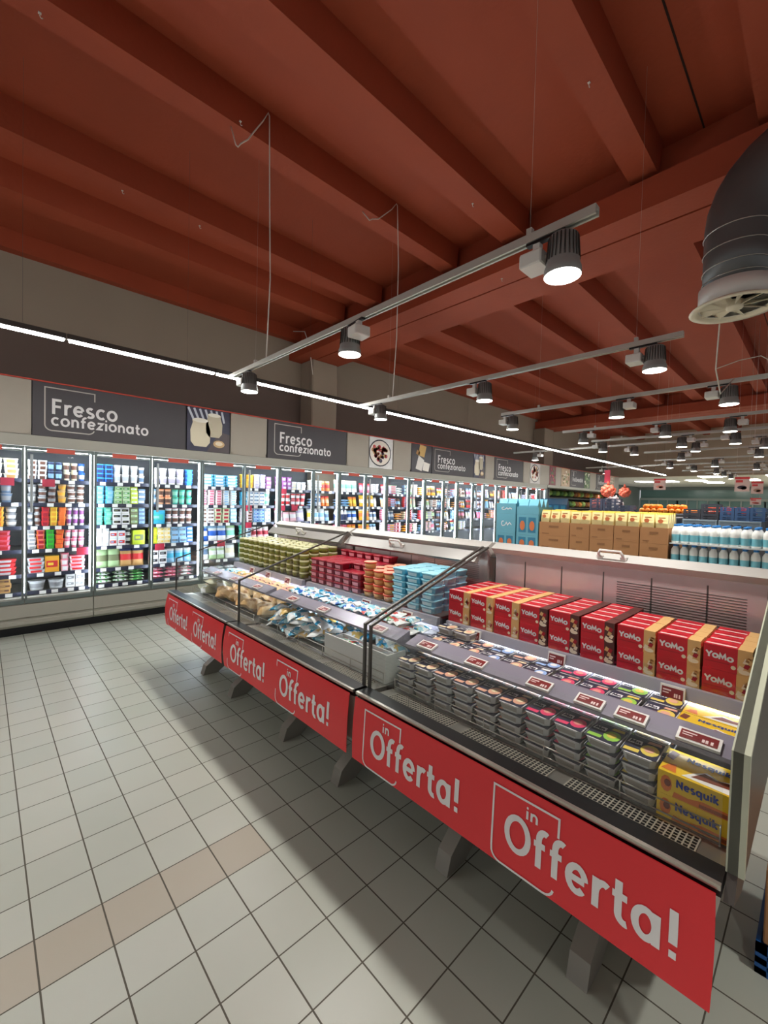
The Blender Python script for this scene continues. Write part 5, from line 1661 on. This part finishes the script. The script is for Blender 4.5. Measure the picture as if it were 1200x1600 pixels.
# net bags and the red strip they hang under
plinth(8.3, 9.2, 2.5, 3.25, 1.44, 'dark table carrying the net bags')
net_r = M('net_orange_red', (222, 110, 84), .5, noise=.3, nscale=30); net_w = M('net_white', (214, 206, 206), .5, noise=.2, nscale=30)
for k, (x, y, z, r, mt, wd) in enumerate(((8.55, 3.03, 1.442, .125, net_r, 'lower left orange'), (8.55, 2.72, 1.442, .125, net_w, 'lower right white'), (8.58, 2.88, 1.70, .13, net_r, 'upper orange'), (8.60, 2.60, 1.70, .10, net_r, 'small right orange'), (8.90, 2.9, 1.442, .15, net_w, 'rear white'))):
    m = MB()
    rn = random.Random(k)
    for q in range(26):      # fruit bulging through the net
        a, t = q * 2.4, math.acos(1 - 2 * (q + .5) / 26)
        m.blob(r * .72 * math.sin(t) * math.cos(a), r * .78 * math.sin(t) * math.sin(a), r + r * .70 * math.cos(t), r * .30, r * .30, r * .30, 8, 6, 0, .04, rn)
    m.blob(0, 0, r, r * .8, r * .85, r * .8, 12, 8, 0, .05, rn)
    m.tube([(0, 0, 1.9 * r), (.01, .01, 2 * r + .05)], [.025, .012], 8)
    put('net_bag', m.mesh('net_bag', [mt]), (x, y, z), 0, '%s net bag of fruit on the table beyond the crates' % wd, 'net bag', 'net bags of fruit')
m = MB(); m.box(8.6, 8.605, 2.86, 2.96, 1.98, 2.22); m.tube([(8.602, 2.91, 2.22), (8.602, 2.91, 4.6)], .0015, 5)
tag(m.build('hanging_strip', promo_red), 'narrow red strip hanging above the net bags', 'sign')
# hanging price posters
def poster(x, y0, y1, z0, z1, label, pic):
    m = MB()
    m.box(x, x + .005, y0, y1, z0, z1)
    fn = lambda u, v: (x - .0012, y1 - u * (y1 - y0), z0 + v * (z1 - z0))
    m.rect(fn, 0, 1, .84, 1.0, 1)
    m.rect(fn, .08, .55, .62, .78, 1)
    m.disc(fn, .5, .28, .32, .13, 12, 2)
    m.disc(fn, .62, .22, .2, .10, 10, 2)
    for yy in (y0 + .02, y1 - .02):
        m.tube([(x + .0025, yy, z1), (x + .0025, yy, 4.6)], .0012, 4)
    tag(m.build('price_poster', [M('poster_paper', (216, 196, 186), .6), M('poster_red', (206, 60, 62), .6), M('poster_%s' % pic[0], pic[1], .6)]), label, 'poster', 'hanging price posters')
poster(9.0, 2.05, 2.24, 1.86, 2.065, 'hanging price poster with red header above the oranges', ('peach', (220, 150, 130)))
poster(9.0, .89, 1.08, 1.83, 2.07, 'hanging price poster with a dark fruit picture', ('plum', (60, 48, 58)))
poster(9.2, .74, .89, 1.80, 2.0, 'smaller hanging price poster right of the dark fruit poster', ('fig', (170, 140, 120)))
poster(9.23, .76, .90, 1.62, 1.73, 'low red and pink poster under the smaller hanging poster', ('rose', (206, 110, 104)))

# produce wall past the fridges
shelf_m = M('produce_shelf', (60, 58, 54), .6)
sh = tag(empty('produce_shelf', (15.4, 6.3, 0)), 'long produce shelf past the last fridge, under the Fruttivendolo signs', 'shelf')
m = MB(); m.box(-3.05, 3.1, .46, .52, 0, 2.06); m.build('back_panel', shelf_m, sh)
for z, dpt in ((.5, -.5), (1.0, -.38), (1.45, -.24), (1.78, -.10)):
    m = MB(); m.prism_x([(dpt, z), (.42, z + .13), (.42, z + .11), (dpt, z - .03)], -3.05, 3.1); m.build('shelf', shelf_m, sh)
for xx in (-3.05, 3.06):
    m = MB(); m.box(xx, xx + .04, -.5, .42, 0, 2.06); m.build('upright', shelf_m, sh)
rg = random.Random(5)
def veg(nm, col, r, jit, seed):
    m = MB(); m.blob(0, 0, r, r, r, r, 12, 8, 0, jit, random.Random(seed)); return m.mesh(nm, [M('veg_' + nm, col, .6, noise=.3, nscale=14)])
LET = [veg('lettuce_dark', (66, 104, 46), .10, .12, 1), veg('lettuce_light', (130, 160, 76), .095, .12, 2)]
MIX = [veg('melon_orange', (220, 150, 70), .09, .05, 3), veg('squash_brown', (150, 96, 56), .095, .08, 4), veg('cabbage_green', (150, 176, 96), .10, .08, 5)]
for s, (z, dy) in enumerate(((1.045, -.25), (1.485, -.15), (1.84, .03))):
    for i in range(20):
        x = 12.62 + i * .29
        green = i < 9
        if green:
            me, wd, nm = LET[(i + s) % 2], ('dark', 'pale')[(i + s) % 2] + ' green lettuce', 'lettuce'
        else:
            q = (i * 2 + s) % 3
            me, wd, nm = MIX[q], ('orange melon', 'brown squash', 'pale green cabbage')[q], ('melon', 'squash', 'cabbage')[q]
        put(nm, me, (x, 6.3 + dy, z), rg.random() * 6, '%s on the produce wall, %s shelf, %s from left' % (wd, ('lowest', 'middle', 'upper')[s], nth(i)), nm, 'vegetables on the produce wall')

# carton and blue crate at the right edge, beside the near end of the cases
m = MB()
BC = crate_mesh(.40, .55, .098, M('crate_bright_blue', (20, 84, 150), .45))
put('plastic_crate', BC, (2.135, -.085, 0.0), 0, 'bright blue crate on the floor at the right edge', 'crate', None)
m = MB(); m.box(1.875, 2.40, -.29, .098, .0985, .345, ch=.004)
m.box(1.8735, 1.875, -.22, -.02, .16, .21, 1)
m.box(1.95, 2.2, .0982, .0992, .15, .19, 1)
tag(m.build('cardboard_box', [board, board_d]), 'brown carton standing on the bright blue crate', 'box')
